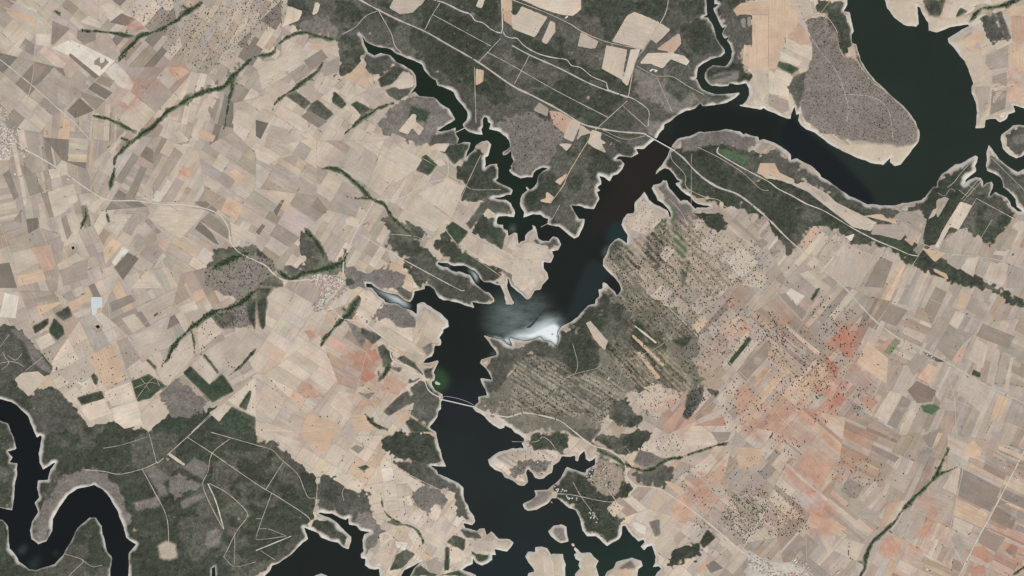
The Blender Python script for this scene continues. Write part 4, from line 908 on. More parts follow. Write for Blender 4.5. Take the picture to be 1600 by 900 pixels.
# dotted oaks: mean spacing (sheet px), size factor, area tag, polygon
DOTS = '''
2.3 .62 penin T03: 210 120 360 105 440 210 470 370 540 370 650 520 720 570 880 710 935 800 925 890 800 900 620 880 480 880 380 830 330 830 230 740 210 640 240 480 285 300
4.2 .9 north T00: 780 50 1000 0 1280 0 1000 180 900 160
4.0 .9 north T00: 1220 90 1320 20 1600 0 1600 280 1280 450 1040 330 1020 200
3.2 .8 north T01: 0 0 170 0 170 170 100 190 0 200
4.6 .8 arm A: 640 120 1000 40 1200 180 1330 270 1260 420 1240 540 1040 620 1000 690 860 690 800 600 820 520 790 420 800 330 700 230 600 190
3.2 .7 east T12: 710 490 800 345 935 430 925 480 840 565 760 535
3.3 1 east T12: 590 700 680 600 780 720 830 600 940 480 1000 560 1050 720 1060 900 700 900 600 800
4.0 1 east T12: 1000 540 1130 400 1340 570 1520 610 1600 700 1600 900 1060 900 1100 640
3.4 1 east T22: 640 0 870 0 1050 190 1130 290 960 340 690 120
4.7 1.1 east T22: 880 0 1300 0 1600 200 1600 330 1340 460 1180 320 1050 190
3.6 .9 slope T22: 0 500 120 400 330 480 360 540 560 500 640 450 760 400 800 600 700 650 600 800 560 860 480 800 0 800
3.4 .9 slope T22: 580 360 780 300 1130 610 1060 680 900 600 760 620
4.4 1 east T22: 760 640 880 590 1060 690 900 820 800 780
4.6 1.1 east T22: 1000 420 1180 330 1340 460 1200 620 1100 560
3.0 1.2 east T22: 1100 640 1200 600 1300 650 1180 720 1100 830 1060 810
5.8 1.1 red T22: 1270 690 1400 540 1600 700 1600 900 1340 900
4.9 1.1 red T23: 0 120 200 260 440 200 560 260 590 420 440 510 330 700 0 560
4.6 1.1 red T23: 250 170 330 50 500 100 640 240 480 290 380 280
3.8 1 red T23: 0 150 80 250 130 330 40 480 0 480
6.4 1.1 red T23: 60 560 330 460 500 520 500 760 330 860 0 700
5.8 1.1 red T23: 480 640 640 600 700 740 560 820
8.0 1.1 red T23: 800 240 960 240 920 340 840 480 760 460
5.8 1.1 red T33: 20 0 240 60 170 180 100 160 0 120
5.4 1 red T33: 400 200 530 120 720 200 720 320 660 360 600 420 520 420 400 350
3.4 .95 grove T33: 0 440 80 330 200 430 260 600 130 650 0 660
8.5 1 red T33: 780 230 900 280 850 330 760 290
2.6 .9 grove T32: 1370 400 1500 330 1600 380 1600 560 1440 700 1280 560
7.0 1 red T32: 1000 200 1380 200 1600 100 1600 330 1380 400 1200 560 1080 400
5.0 1 red T32: 800 120 830 60 940 30 1080 0 1070 110 900 140
3.4 .9 south T32: 960 800 1050 700 1160 680 1180 740 1000 850
4.4 1 south T32: 1110 540 1160 520 1240 600 1180 680
3.8 .9 slope T32: 0 100 90 100 150 0 350 0 250 180 190 270 90 220 60 290 0 300
4.4 .9 cape T32: 340 240 460 260 540 160 700 220 740 330 650 430 690 560 600 690 450 620 430 520
6.0 1 cape T32: 590 480 640 430 700 470 640 530
3.2 .9 west X: 322 450 318 425 345 408 385 400 425 405 432 420 405 450 380 470
3.2 .9 west T20: 1310 170 1400 130 1540 30 1600 0 1600 250 1480 250 1380 260
9.0 1 west T20: 360 530 720 340 790 560 830 680 500 740
8.0 .9 west T20: 280 400 480 330 640 330 600 400 380 520 300 500
6.5 1 west T20: 1220 280 1310 180 1390 270 1260 390
12 1 bridge T13: 0 600 60 640 200 720 300 780 300 900 0 900
7.0 1 bridge T13: 200 630 280 510 520 600 760 740 900 780 700 760 500 650 330 600
3.4 .7 reservoir H: 770 60 1000 20 1600 20 1600 260 1300 160 960 200 820 160
7 1 bridge T02: 150 680 330 720 330 860 200 760
14 1 west X: 120 560 260 540 470 580 520 660 400 680 250 620
16 1 west X: 520 640 720 700 720 860 560 860
'''
ZONES = '''
80 60 40 42 24 nw
60 140 42 38 28 nw
150 110 40 34 24 nwp
230 60 -38 38 22 nw
330 40 -35 38 18 deh
230 150 -40 34 24 nw
310 190 105 42 13 mid
130 200 95 38 9 mid
40 270 78 55 10 mid
90 310 80 38 14 mid
200 270 -58 46 14 mid
280 270 -60 48 15 mid
350 260 40 36 22 mid
420 190 -40 32 22 pale
480 110 -40 30 22 pale
400 110 -35 32 22 mid
540 180 -42 30 18 pale
600 130 -42 28 18 pale
450 260 30 44 20 pale
540 260 28 40 24 pale
620 290 -60 38 18 pale
690 330 30 38 22 pale
60 410 70 36 24 mid
130 420 65 36 22 mid
210 380 -50 38 18 mid
280 360 40 42 13 mid
440 340 30 44 20 mid
500 400 -60 32 18 pale
230 470 -28 44 22 mid
310 490 60 36 22 mid
60 500 70 36 26 mid
150 560 -28 42 26 cream
210 620 -28 42 28 cream
330 570 -45 38 18 mid
430 520 -40 36 22 pink
480 590 30 50 24 pink
420 650 32 55 20 pink
540 640 -55 42 22 pink
560 560 35 36 11 pinkred
620 520 30 32 12 cream
670 520 32 30 12 cream
610 600 -50 34 16 pink
540 720 -45 46 26 cream
620 770 80 38 18 cream
680 820 -40 30 18 cream
600 860 -40 30 18 cream
840 420 35 30 18 pale
860 600 33 60 9 slope
970 560 45 70 8 slope
1020 500 45 50 9 slope
1010 420 -48 40 16 deh
1080 480 -48 42 15 deh
1150 420 -48 42 16 deh
1120 560 -50 46 14 pinkred
1060 620 -50 38 18 red
1250 360 -58 55 9 east
1330 400 -58 55 9 east
1290 480 40 55 13 east
1230 540 40 55 11 red
1300 600 -52 42 13 red
1200 620 -50 46 13 red
1420 430 -58 50 11 east
1400 520 -60 42 15 eastg
1500 470 -65 42 16 eastg
1480 560 -68 50 11 eastg
1570 560 -66 45 14 eastg
1560 440 -60 38 16 east
1400 620 -58 42 13 eastg
1560 640 -68 55 11 eastg
1280 690 40 55 11 red
1350 700 28 46 13 eastg
1260 760 37 65 9 red
1330 790 30 46 13 east
1420 740 -55 42 20 eastg
1430 820 -55 42 18 pinkred
1540 740 28 46 14 red
1560 840 30 42 14 red
1400 870 -55 40 18 pinkred
1280 850 -50 38 14 east
1100 700 -48 46 26 pale
1080 760 35 38 22 pinkred
1150 820 40 38 14 deh
1180 720 -45 38 24 deh
1160 880 -45 34 14 deh
1000 720 -45 34 20 pale
1050 860 -45 36 20 cream
1220 60 70 50 20 cream
1570 60 -30 40 26 pink
1560 200 -20 40 26 pink
'''
SOIL = '''1200 600 70 .30|1270 640 80 .34|1310 700 75 .32|1270 790 60 .34|1110 740 70 .28|1340 560 60 .30|1230 520 60 .22|560 590 70 .28|490 620 60 .20|1450 840 80 .28|1560 850 70 .28|1560 720 60 .2|230 130 60 .16|90 100 50 .16|1060 640 50 .25|1320 535 30 .8|1290 610 45 .5|1310 625 18 .7|1230 690 34 .45|1260 745 44 .45|1280 812 24 .6|1070 660 28 .4|1100 760 40 .4|1065 800 28 .4|575 560 26 .6|582 590 22 .5|485 612 26 .4|487 520 13 .5|540 645 24 .3|70 95 18 .4|115 105 18 .4|215 140 26 .3|210 40 12 .6|200 160 22 .3|275 115 18 .4|1450 815 28 .45|1390 860 22 .4|1530 870 26 .5|1590 850 24 .5|1440 585 16 .4|1170 655 34 .35|1580 130 26 .3|1260 470 30 .25|290 270 14 .35|1210 655 20 .5|1250 640 25 .4|1165 510 20 .3|1140 470 20 .25|465 690 18 .3|350 320 20 .2|1530 780 24 .35|1380 780 24 .3'''
# ================================================================= helpers
COL = scene.collection
rng = random.Random(11); nrg = np.random.default_rng(5)
def lin(c):
    c = c/255.0
    return c/12.92 if c <= .04045 else ((c+.055)/1.055)**2.4
def alb(r, g, b):
    return (lin(r)/GAIN[0], lin(g)/GAIN[1], lin(b)/GAIN[2])
def wxy(px, py): return ((px-800.0)*S, (450.0-py)*S)
def seg(line):
    k, v = line.split(':'); x0, y0, s = FR[k.strip().split()[-1]]
    n = [float(t) for t in v.split()]
    return [(x0+n[i]*s, y0+n[i+1]*s) for i in range(0, len(n)-1, 2)]
def area(P): return abs(sum(P[i-1][0]*P[i][1]-P[i][0]*P[i-1][1] for i in range(len(P))))/2
def poly(text):
    out = []
    for ln in text.strip().splitlines():
        if ln.strip(): out += seg(ln)
    return out
def tag(o, label=None, cat=None, group=None, kind=None):
    if label: o['label'] = label
    if cat: o['category'] = cat
    if group: o['group'] = group
    if kind: o['kind'] = kind
    return o
def link(name, me, parent=None):
    o = bpy.data.objects.new(name, me); COL.objects.link(o)
    if parent: o.parent = parent
    return o
def bulk_mesh(name, V, F, mat):
    """V (n,3) array, F (m,k) array of equal sized faces"""
    me = bpy.data.meshes.new(name); V = np.asarray(V, np.float32); F = np.asarray(F, np.int32)
    n, (m, k) = len(V), F.shape
    me.vertices.add(n); me.vertices.foreach_set('co', V.ravel())
    me.loops.add(m*k); me.loops.foreach_set('vertex_index', F.ravel())
    me.polygons.add(m); me.polygons.foreach_set('loop_start', np.arange(0, m*k, k, dtype=np.int32))
    me.update(calc_edges=True)
    if mat: me.materials.append(mat)
    return me
def set_col(me, rgb, name='Col'):
    a = me.color_attributes.new(name, 'FLOAT_COLOR', 'POINT')
    rgba = np.ones((len(me.vertices), 4), np.float32); rgba[:, :3] = rgb
    a.data.foreach_set('color', rgba.ravel())

# ================================================================= materials
def new_mat(name):
    m = bpy.data.materials.new(name); m.use_nodes = True
    return m, m.node_tree.nodes, m.node_tree.links, m.node_tree.nodes['Principled BSDF']
def noise(nd, lk, vec, scale, detail=4, rough=.55):
    n = nd.new('ShaderNodeTexNoise'); n.inputs['Scale'].default_value = scale
    n.inputs['Detail'].default_value = detail; n.inputs['Roughness'].default_value = rough
    lk.new(vec, n.inputs['Vector']); return n.outputs['Fac']
def maprange(nd, lk, val, a, b, c, d):
    n = nd.new('ShaderNodeMapRange'); lk.new(val, n.inputs[0])
    for i, x in enumerate((a, b, c, d)): n.inputs[i+1].default_value = x
    return n.outputs[0]
def math_(nd, lk, op, a, b):
    n = nd.new('ShaderNodeMath'); n.operation = op
    for i, x in enumerate((a, b)):
        if isinstance(x, (int, float)): n.inputs[i].default_value = x
        else: lk.new(x, n.inputs[i])
    return n.outputs[0]
def scale_col(nd, lk, col, fac):
    n = nd.new('ShaderNodeVectorMath'); n.operation = 'SCALE'
    lk.new(col, n.inputs[0]); lk.new(fac, n.inputs['Scale']); return n.outputs[0]
def geo_pos(nd): return nd.new('ShaderNodeNewGeometry').outputs['Position']
def attr(nd, name):
    n = nd.new('ShaderNodeAttribute'); n.attribute_name = name; return n

def mixcol(nd, lk, fac, a, b):
    n = nd.new('ShaderNodeMix'); n.data_type = 'RGBA'; lk.new(fac, n.inputs[0])
    for i, x in ((6, a), (7, b)):
        if isinstance(x, tuple): n.inputs[i].default_value = (*x, 1)
        else: lk.new(x, n.inputs[i])
    return n.outputs[2]
def mulcol(nd, lk, a, b):
    n = nd.new('ShaderNodeVectorMath'); n.operation = 'MULTIPLY'; lk.new(a, n.inputs[0]); lk.new(b, n.inputs[1]); return n.outputs[0]
def ground_material():
    m, nd, lk, bs = new_mat('ground_cover')
    P = geo_pos(nd); c = attr(nd, 'Col').outputs['Color']; scr = attr(nd, 'Scrub').outputs['Fac']
    fine = maprange(nd, lk, noise(nd, lk, P, .05, 3, .65), .3, .7, .70, 1.32)
    mid = maprange(nd, lk, noise(nd, lk, P, .014, 8, .72), .30, .70, .58, 1.46)
    big = maprange(nd, lk, noise(nd, lk, P, .0022, 5, .6), .3, .7, .80, 1.22)
    mp = nd.new('ShaderNodeMapping'); mp.inputs['Rotation'].default_value = (0, 0, math.radians(28)); mp.inputs['Scale'].default_value = (.0025, .016, 1); lk.new(P, mp.inputs['Vector'])
    streak = maprange(nd, lk, noise(nd, lk, mp.outputs[0], 1.0, 5, .6), .5, .75, 1.0, 1.45)
    f = math_(nd, lk, 'MULTIPLY', math_(nd, lk, 'MULTIPLY', fine, mid), math_(nd, lk, 'MULTIPLY', big, streak))
    soft = maprange(nd, lk, noise(nd, lk, P, .02, 4), .3, .7, .92, 1.08)
    mx = nd.new('ShaderNodeMix'); mx.data_type = 'FLOAT'
    lk.new(scr, mx.inputs[0]); lk.new(soft, mx.inputs[2]); lk.new(f, mx.inputs[3])
    hue = maprange(nd, lk, noise(nd, lk, P, .0055, 5, .65), .38, .62, 0, 1)
    tint = mixcol(nd, lk, hue, (.97, 1.02, .95), (1.05, .985, 1.0))
    tint = mixcol(nd, lk, scr, (1.0, 1.0, 1.0), tint)
    bare = math_(nd, lk, 'MULTIPLY', maprange(nd, lk, noise(nd, lk, P, .021, 6, .7), .60, .70, 0, .5), maprange(nd, lk, noise(nd, lk, P, .003, 3, .5), .45, .6, 0, 1))
    c = mixcol(nd, lk, math_(nd, lk, 'MULTIPLY', bare, scr), c, alb(150, 140, 128))
    lk.new(scale_col(nd, lk, mulcol(nd, lk, c, tint), mx.outputs[0]), bs.inputs['Base Color'])
    bs.inputs['Roughness'].default_value = .95; bs.inputs['Specular IOR Level'].default_value = .1
    return m
def field_material():
    m, nd, lk, bs = new_mat('tilled_soil')
    uv = nd.new('ShaderNodeUVMap').outputs[0]; P = geo_pos(nd); c = attr(nd, 'Col').outputs['Color']
    mp = nd.new('ShaderNodeMapping'); mp.inputs['Scale'].default_value = (.0035, .055, 1); lk.new(uv, mp.inputs['Vector'])
    streak = maprange(nd, lk, noise(nd, lk, mp.outputs[0], 1.0, 5, .6), 0.25, .75, .86, 1.14)
    cloud = maprange(nd, lk, noise(nd, lk, P, .006, 7, .66), .25, .75, .84, 1.16)
    fine = maprange(nd, lk, noise(nd, lk, P, .05, 3, .6), .25, .75, .93, 1.07)
    f = math_(nd, lk, 'MULTIPLY', math_(nd, lk, 'MULTIPLY', streak, cloud), fine)
    # iron red and bleached patches in the soil
    tone = maprange(nd, lk, noise(nd, lk, P, .0042, 5, .62), .36, .66, 0, 1)
    c = mulcol(nd, lk, c, mixcol(nd, lk, tone, (1.025, .995, .965), (.975, 1.0, 1.02)))
    red = attr(nd, 'Red').outputs['Fac']
    mq = nd.new('ShaderNodeMapping'); mq.inputs['Rotation'].default_value = (0, 0, math.radians(35)); mq.inputs['Scale'].default_value = (.004, .010, 1); lk.new(P, mq.inputs['Vector'])
    rn = math_(nd, lk, 'ADD', noise(nd, lk, mq.outputs[0], 1.0, 5, .6), math_(nd, lk, 'MULTIPLY', red, .75))
    rf = math_(nd, lk, 'MULTIPLY', maprange(nd, lk, rn, .50, 1.05, 0, .9), maprange(nd, lk, red, 0, .25, 0, 1))
    c = mixcol(nd, lk, rf, c, alb(190, 132, 108))
    pl = maprange(nd, lk, noise(nd, lk, P, .0031, 4, .6), .60, .74, 0, .55)
    c = mixcol(nd, lk, pl, c, alb(214, 201, 182))
    lk.new(scale_col(nd, lk, c, f), bs.inputs['Base Color'])
    bs.inputs['Roughness'].default_value = .95; bs.inputs['Specular IOR Level'].default_value = .1
    return m
def flat_material(name, rgb, var=.12, scale=.05, rough=.9):
    m, nd, lk, bs = new_mat(name); P = geo_pos(nd)
    rg = nd.new('ShaderNodeRGB'); rg.outputs[0].default_value = (*alb(*rgb), 1)
    f = maprange(nd, lk, noise(nd, lk, P, scale, 4), .25, .75, 1-var, 1+var)
    lk.new(scale_col(nd, lk, rg.outputs[0], f), bs.inputs['Base Color'])
    bs.inputs['Roughness'].default_value = rough; bs.inputs['Specular IOR Level'].default_value = .2
    return m
def leaf_material():
    m, nd, lk, bs = new_mat('foliage'); c = attr(nd, 'Col').outputs['Color']; P = geo_pos(nd)
    f = maprange(nd, lk, noise(nd, lk, P, .25, 3), .25, .75, .75, 1.25)
    lk.new(scale_col(nd, lk, c, f), bs.inputs['Base Color'])
    bs.inputs['Roughness'].default_value = .8; bs.inputs['Specular IOR Level'].default_value = .2
    return m
def water_material():
    m, nd, lk, bs = new_mat('reservoir_water'); P = geo_pos(nd)
    c = attr(nd, 'Col').outputs['Color']; s = attr(nd, 'GlintSilt').outputs['Fac']
    mp = nd.new('ShaderNodeMapping'); mp.inputs['Rotation'].default_value = (0, 0, math.radians(-30)); mp.inputs['Scale'].default_value = (.003, .0075, 1)
    lk.new(P, mp.inputs['Vector'])
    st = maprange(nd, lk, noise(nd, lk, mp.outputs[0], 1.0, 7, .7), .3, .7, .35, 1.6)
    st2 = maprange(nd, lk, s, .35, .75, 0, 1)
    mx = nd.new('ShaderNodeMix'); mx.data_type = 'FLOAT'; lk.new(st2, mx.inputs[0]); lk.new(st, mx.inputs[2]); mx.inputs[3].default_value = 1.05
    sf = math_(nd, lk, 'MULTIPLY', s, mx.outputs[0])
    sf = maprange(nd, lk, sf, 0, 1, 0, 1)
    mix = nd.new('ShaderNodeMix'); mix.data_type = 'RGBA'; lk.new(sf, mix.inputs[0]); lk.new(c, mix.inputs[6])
    lk.new(mixcol(nd, lk, maprange(nd, lk, s, .3, .9, 0, 1), alb(176, 190, 184), alb(238, 242, 239)), mix.inputs[7])  # near-white sun glint painted into the base colour, greyer sediment where weaker
    lk.new(mix.outputs[2], bs.inputs['Base Color'])
    bs.inputs['Roughness'].default_value = .12; bs.inputs['IOR'].default_value = 1.33
    bp = nd.new('ShaderNodeBump'); bp.inputs['Strength'].default_value = .05; bp.inputs['Distance'].default_value = .5
    lk.new(noise(nd, lk, P, .08, 3), bp.inputs['Height']); lk.new(bp.outputs[0], bs.inputs['Normal'])
    return m
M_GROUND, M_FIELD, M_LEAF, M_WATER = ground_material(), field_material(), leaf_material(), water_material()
M_ROAD = {'rail': flat_material('ballast_gravel', (196, 184, 168)), 'line': flat_material('service_gravel', (190, 184, 170)),
          'pale': flat_material('pale_road', (212, 202, 184)), 'track': flat_material('dirt_track', (198, 184, 164)), 'tan': flat_material('sandy_track', (206, 176, 142))}
M_CONC = flat_material('concrete', (214, 212, 204), .06, .3); M_CONC2 = flat_material('weathered_stone', (176, 172, 162), .12, .3)
M_WALL = flat_material('plaster_wall', (206, 194, 178), .08, .2)
M_ROOF = [flat_material('roof_'+n, c, .1, .3) for n, c in (('pale', (214, 206, 194)), ('grey', (178, 168, 156)), ('brown', (172, 148, 130)), ('rose', (206, 164, 148)), ('red', (208, 138, 126)), ('white', (236, 234, 228)))]
M_BARK = flat_material('bark', (110, 98, 84)); M_POND = flat_material('pond_liner', (206, 216, 212), .05, .02, .4)

# ================================================================= sheet raster (1.5 px cells) : water distance, ground cover
PIT = 1.5; X0, Y0, X1, Y1 = -84.0, -66.0, 1684.0, 966.0
NX, NY = int((X1-X0)/PIT)+1, int((Y1-Y0)/PIT)+1
gx = X0+PIT*np.arange(NX); gy = Y0+PIT*np.arange(NY)
def upsample(a, shape):
    h, w = a.shape; yy = np.linspace(0, h-1.001, shape[0]); xx = np.linspace(0, w-1.001, shape[1])
    yi, xi = yy.astype(int), xx.astype(int); fy = (yy-yi)[:, None]; fx = (xx-xi)[None]
    fy = fy*fy*(3-2*fy); fx = fx*fx*(3-2*fx)
    A = a[yi][:, xi]; B = a[yi][:, xi+1]; C = a[yi+1][:, xi]; D = a[yi+1][:, xi+1]
    return (A*(1-fx)+B*fx)*(1-fy)+(C*(1-fx)+D*fx)*fy
def fbm(cell, octv=4, seed=0):
    r = np.random.default_rng(seed); out = np.zeros((NY, NX)); amp = 1.0; tot = 0
    for _ in range(octv):
        if cell < 1.2: break
        h, w = int(NY*PIT/cell)+3, int(NX*PIT/cell)+3
        out += amp*upsample(r.random((h, w))*2-1, (NY, NX)); tot += amp; amp *= .55; cell /= 2.0
    return out/tot
def sample(a, px, py):
    fx = np.clip((np.asarray(px)-X0)/PIT, 0, NX-1.001); fy = np.clip((np.asarray(py)-Y0)/PIT, 0, NY-1.001)
    xi, yi = fx.astype(int), fy.astype(int); u, v = fx-xi, fy-yi
    return (a[yi, xi]*(1-u)+a[yi, xi+1]*u)*(1-v)+(a[yi+1, xi]*(1-u)+a[yi+1, xi+1]*u)*v
WX, WY = fbm(14, 4, 1), fbm(14, 4, 2)
def wander(pts, amp, step=3.0):
    """subdivide a closed outline and let it wander a little, the same way for neighbours"""
    P = np.array(pts, float); out = []
    for a, b in zip(P, np.roll(P, -1, 0)):
        n = max(1, int(np.hypot(*(b-a))/step)); t = np.arange(n)[:, None]/n
        out.append(a+(b-a)*t)
    Q = np.concatenate(out)
    return Q+amp*np.stack([sample(WX, Q[:, 0], Q[:, 1]), sample(WY, Q[:, 0], Q[:, 1])], 1)
def fill(Q, mask):
    Q = np.asarray(Q); R = np.roll(Q, -1, 0)
    j0 = max(0, int((Q[:, 1].min()-Y0)/PIT)); j1 = min(NY-1, int((Q[:, 1].max()-Y0)/PIT)+1)
    for j in range(j0, j1+1):
        y = gy[j]; c = (Q[:, 1] <= y) != (R[:, 1] <= y)
        if not c.any(): continue
        a, b = Q[c], R[c]; xs = np.sort(a[:, 0]+(y-a[:, 1])*(b[:, 0]-a[:, 0])/(b[:, 1]-a[:, 1]))
        mask[j] ^= (np.searchsorted(xs, gx) & 1).astype(bool)
    return mask
def blur(a, r, n=2):
    a = a.astype(np.float64)
    for _ in range(n):
        for ax in (0, 1):
            pad = [(0, 0), (0, 0)]; pad[ax] = (r+1, r)
            c = np.cumsum(np.pad(a, pad, mode='edge'), axis=ax)
            a = (c[2*r+1:]-c[:-2*r-1])/(2*r+1) if ax == 0 else (c[:, 2*r+1:]-c[:, :-2*r-1])/(2*r+1)
    return a
def blank(): return np.zeros((NY, NX), bool)
def near(segs, R):
    """distance (sheet px) to a set of segments, clipped at R"""
    d = np.full((NY, NX), float(R))
    for (ax, ay), (bx, by) in segs:
        i0, i1 = int((min(ax, bx)-R-X0)/PIT), int((max(ax, bx)+R-X0)/PIT)+2
        j0, j1 = int((min(ay, by)-R-Y0)/PIT), int((max(ay, by)+R-Y0)/PIT)+2
        i0, j0, i1, j1 = max(i0, 0), max(j0, 0), min(i1, NX), min(j1, NY)
        if i0 >= i1 or j0 >= j1: continue
        x, y = gx[None, i0:i1], gy[j0:j1, None]; vx, vy = bx-ax, by-ay; L = vx*vx+vy*vy+1e-9
        t = np.clip(((x-ax)*vx+(y-ay)*vy)/L, 0, 1)
        np.minimum(d[j0:j1, i0:i1], np.hypot(x-ax-t*vx, y-ay-t*vy), out=d[j0:j1, i0:i1])
    return d

bodies = [wander(poly(t), 1.7, 2.6) for t in (WATER_MAIN, WATER_RIVER, WATER_BAY)]+[wander(seg(t), .8, 2.6) for t in WATER_SMALL]
isles = [wander(seg(t), 1.0, 2.6) for t in ISLANDS]
wet = blank()
for q in bodies: wet |= fill(q, blank())
for q in isles: wet &= ~fill(q, blank())
segs = []
for q in bodies+isles: segs += list(zip(map(tuple, q), map(tuple, np.roll(q, -1, 0))))
DW = near(segs, 64.0); SDF = np.where(wet, -DW, DW)          # > 0 on land

# ---- height of the land (metres), water surface at 0
relief = fbm(230, 3, 7)
dl = np.maximum(SDF, 0)
H = (34+16*relief)*(1-np.exp(-dl/15.0))
H = blur(H, 2, 1)
H = np.where(SDF > 0, np.maximum(H, .35*dl), -9*(1-np.exp(SDF/5.0)))
H = np.where(np.abs(SDF) < 1.2, SDF*1.2, H)

# ---- ground cover
CLS = {'g1': (67, 71, 60, 1), 'g2': (88, 87, 79, .9), 'g3': (124, 117, 109, .7), 'g4': (138, 129, 119, .4), 'g5': (162, 148, 130, .45), 'g6': (122, 116, 102, .6), 'gm': (134, 130, 108, .5),
       'h': (66, 77, 61, .9), 'i': (88, 107, 80, .6), 'sd': (200, 184, 161, .1), 'gb': (186, 173, 153, .2), 'vl': (196, 187, 173, .35)}
CLUMP = {'g1': 1, 'g2': .75, 'g3': .35, 'g4': .1, 'g5': .25, 'g6': .42, 'gm': .3, 'h': 1.1, 'i': .5, 'sd': 0, 'gb': .05, 'vl': .06}
base = np.array(alb(182, 166, 145)); col = np.empty((NY, NX, 3)); col[:] = base*(1+.10*fbm(40, 4, 12))[..., None]
scrub = np.zeros((NY, NX)); fieldm = np.ones((NY, NX)); clump = np.zeros((NY, NX))
RAG = .62*fbm(6, 2, 301)+.75*fbm(20, 3, 302)
def paint(mask, cls, soft=1, alpha=1.0, rag=0.0):
    jj, ii = np.where(mask.any(1))[0], np.where(mask.any(0))[0]
    if not len(jj): return
    s_ = (slice(max(0, jj[0]-9), jj[-1]+10), slice(max(0, ii[0]-9), ii[-1]+10))
    a = np.clip((blur(mask[s_], 4, 2)-.5+rag*RAG[s_])/.14+.5, 0, 1)*alpha if rag else blur(mask[s_], soft, 1)*alpha
    r, g, b, s = CLS[cls]; k = a[..., None]
    col[s_] = col[s_]*(1-k)+np.array(alb(r, g, b))*k
    scrub[s_] = scrub[s_]*(1-a)+s*a; clump[s_] = clump[s_]*(1-a)+CLUMP[cls]*a; fieldm[s_] = fieldm[s_]*(1-a)
FLD = []
for ln in FIELDS.strip().splitlines(): FLD.append((ln.split()[0], seg(ln)))
for ln in GROUND.strip().splitlines():
    c = ln.split()[0]; q = wander(seg(ln), 1.6 if c in ('g1', 'g2', 'g3', 'g4', 'g5') else .9, 3)
    paint(fill(q, blank()), c, rag=0 if (c not in ('g1', 'g2', 'g3', 'g4', 'g5', 'g6') or area(seg(ln)) < 1100) else .35 if c == 'g4' else .62)
def stripes(txt, ang, lam, seed, lo, hi):
    msk = blur(fill(wander(seg(txt), 2, 4), blank()), 2, 1); an = math.radians(ang)
    s = -GX_*math.sin(an)+GY_*math.cos(an); t = GX_*math.cos(an)+GY_*math.sin(an)
    r_ = np.random.default_rng(seed); ph = r_.random(4000)
    row = np.floor((s+2.2*WX+800)/lam).astype(int) % 4000; fr_ = ((s+2.2*WX+800)/lam) % 1.0
    along = np.sin(t/(18+30*ph[row])+ph[row]*40)+.8*fbm(12, 3, seed+1)
    dark = np.clip(((np.abs(fr_-.5) < .16+.22*ph[(row*7) % 4000]) & (along > -.35)), 0, 1).astype(float)
    pale = np.clip(((np.abs(fr_-.5) > .36) & (along < .75)), 0, 1).astype(float)*(1-dark)
    for k_, c_ in ((blur(dark, 1, 1)*msk*.8, lo), (blur(pale, 1, 1)*msk*.95, hi)):
        col[:] = col*(1-k_[..., None])+np.array(alb(*c_))*k_[..., None]
    clump[:] = np.maximum(clump, dark*msk*.9)
GX_, GY_ = np.meshgrid(gx, gy)
stripes('T22: 0 480 120 420 330 470 380 560 560 500 720 640 600 800 560 860 480 800 0 800', 33, 6.0, 201, (72, 75, 62), (198, 184, 163))
stripes('T22: 560 350 640 300 760 230 900 260 1130 600 1080 680 900 600 760 620', 45, 6.0, 203, (70, 76, 61), (202, 178, 154))
stripes('T22: 640 20 880 40 1050 190 1130 290 960 340 690 120', 45, 7.0, 205, (104, 104, 88), (176, 160, 138))
stripes('T03: 230 110 360 100 440 200 430 300 300 300', -42, 4.5, 207, (92, 90, 82), (160, 148, 136))
stripes('T12: 600 700 760 600 940 490 1140 420 1300 640 1400 900 700 900', 45, 9.0, 209, (132, 124, 106), (194, 174, 152))
# the scrub is patchy: grey thin growth, dense dark growth
pt = fbm(70, 5, 101); p2 = fbm(26, 4, 102); dense = np.clip((scrub-.75)/.2, 0, 1)
kg = np.clip((pt*1.1+p2*.6-.12)/.16, 0, 1)*dense*.55; kd = np.clip((-pt*.8+p2*.9-.30)/.14, 0, 1)*dense*.6
col = col*(1-kg[..., None])+np.array(alb(108, 104, 94))*kg[..., None]; clump *= 1-.6*kg
col = col*(1-kd[..., None])+np.array(alb(58, 62, 50))*kd[..., None]
col *= (1+.22*np.clip(scrub, 0, 1)*(np.random.default_rng(8).random((NY, NX))*2-1))[..., None]
fm = blank()
for c, q in FLD: fm |= fill(np.array(q), blank())
a = blur(fm, 1, 1); fieldm = np.maximum(fieldm, a); scrub *= 1-a; clump *= 1-a
def smooth_line(p, step=4.0):
    p = np.array(p, float)
    if len(p) < 3:
        n = max(2, int(np.hypot(*(p[-1]-p[0]))/step)+1); t = np.linspace(0, 1, n)[:, None]; return p[0]+(p[-1]-p[0])*t
    q = np.vstack([2*p[0]-p[1], p, 2*p[-1]-p[-2]]); out = []
    for i in range(1, len(q)-2):
        a, b, c, d = q[i-1:i+3]; n = max(1, int(np.hypot(*(c-b))/step))
        for t in np.arange(n)/n:
            out.append(.5*((2*b)+(c-a)*t+(2*a-5*b+4*c-d)*t*t+(3*b-a-3*c+d)*t**3))
    out.append(p[-1]); return np.array(out)
THK = []; EDGE = np.clip(1.05+1.3*fbm(20, 3, 77)+.9*fbm(6, 2, 78), .3, 2.3)
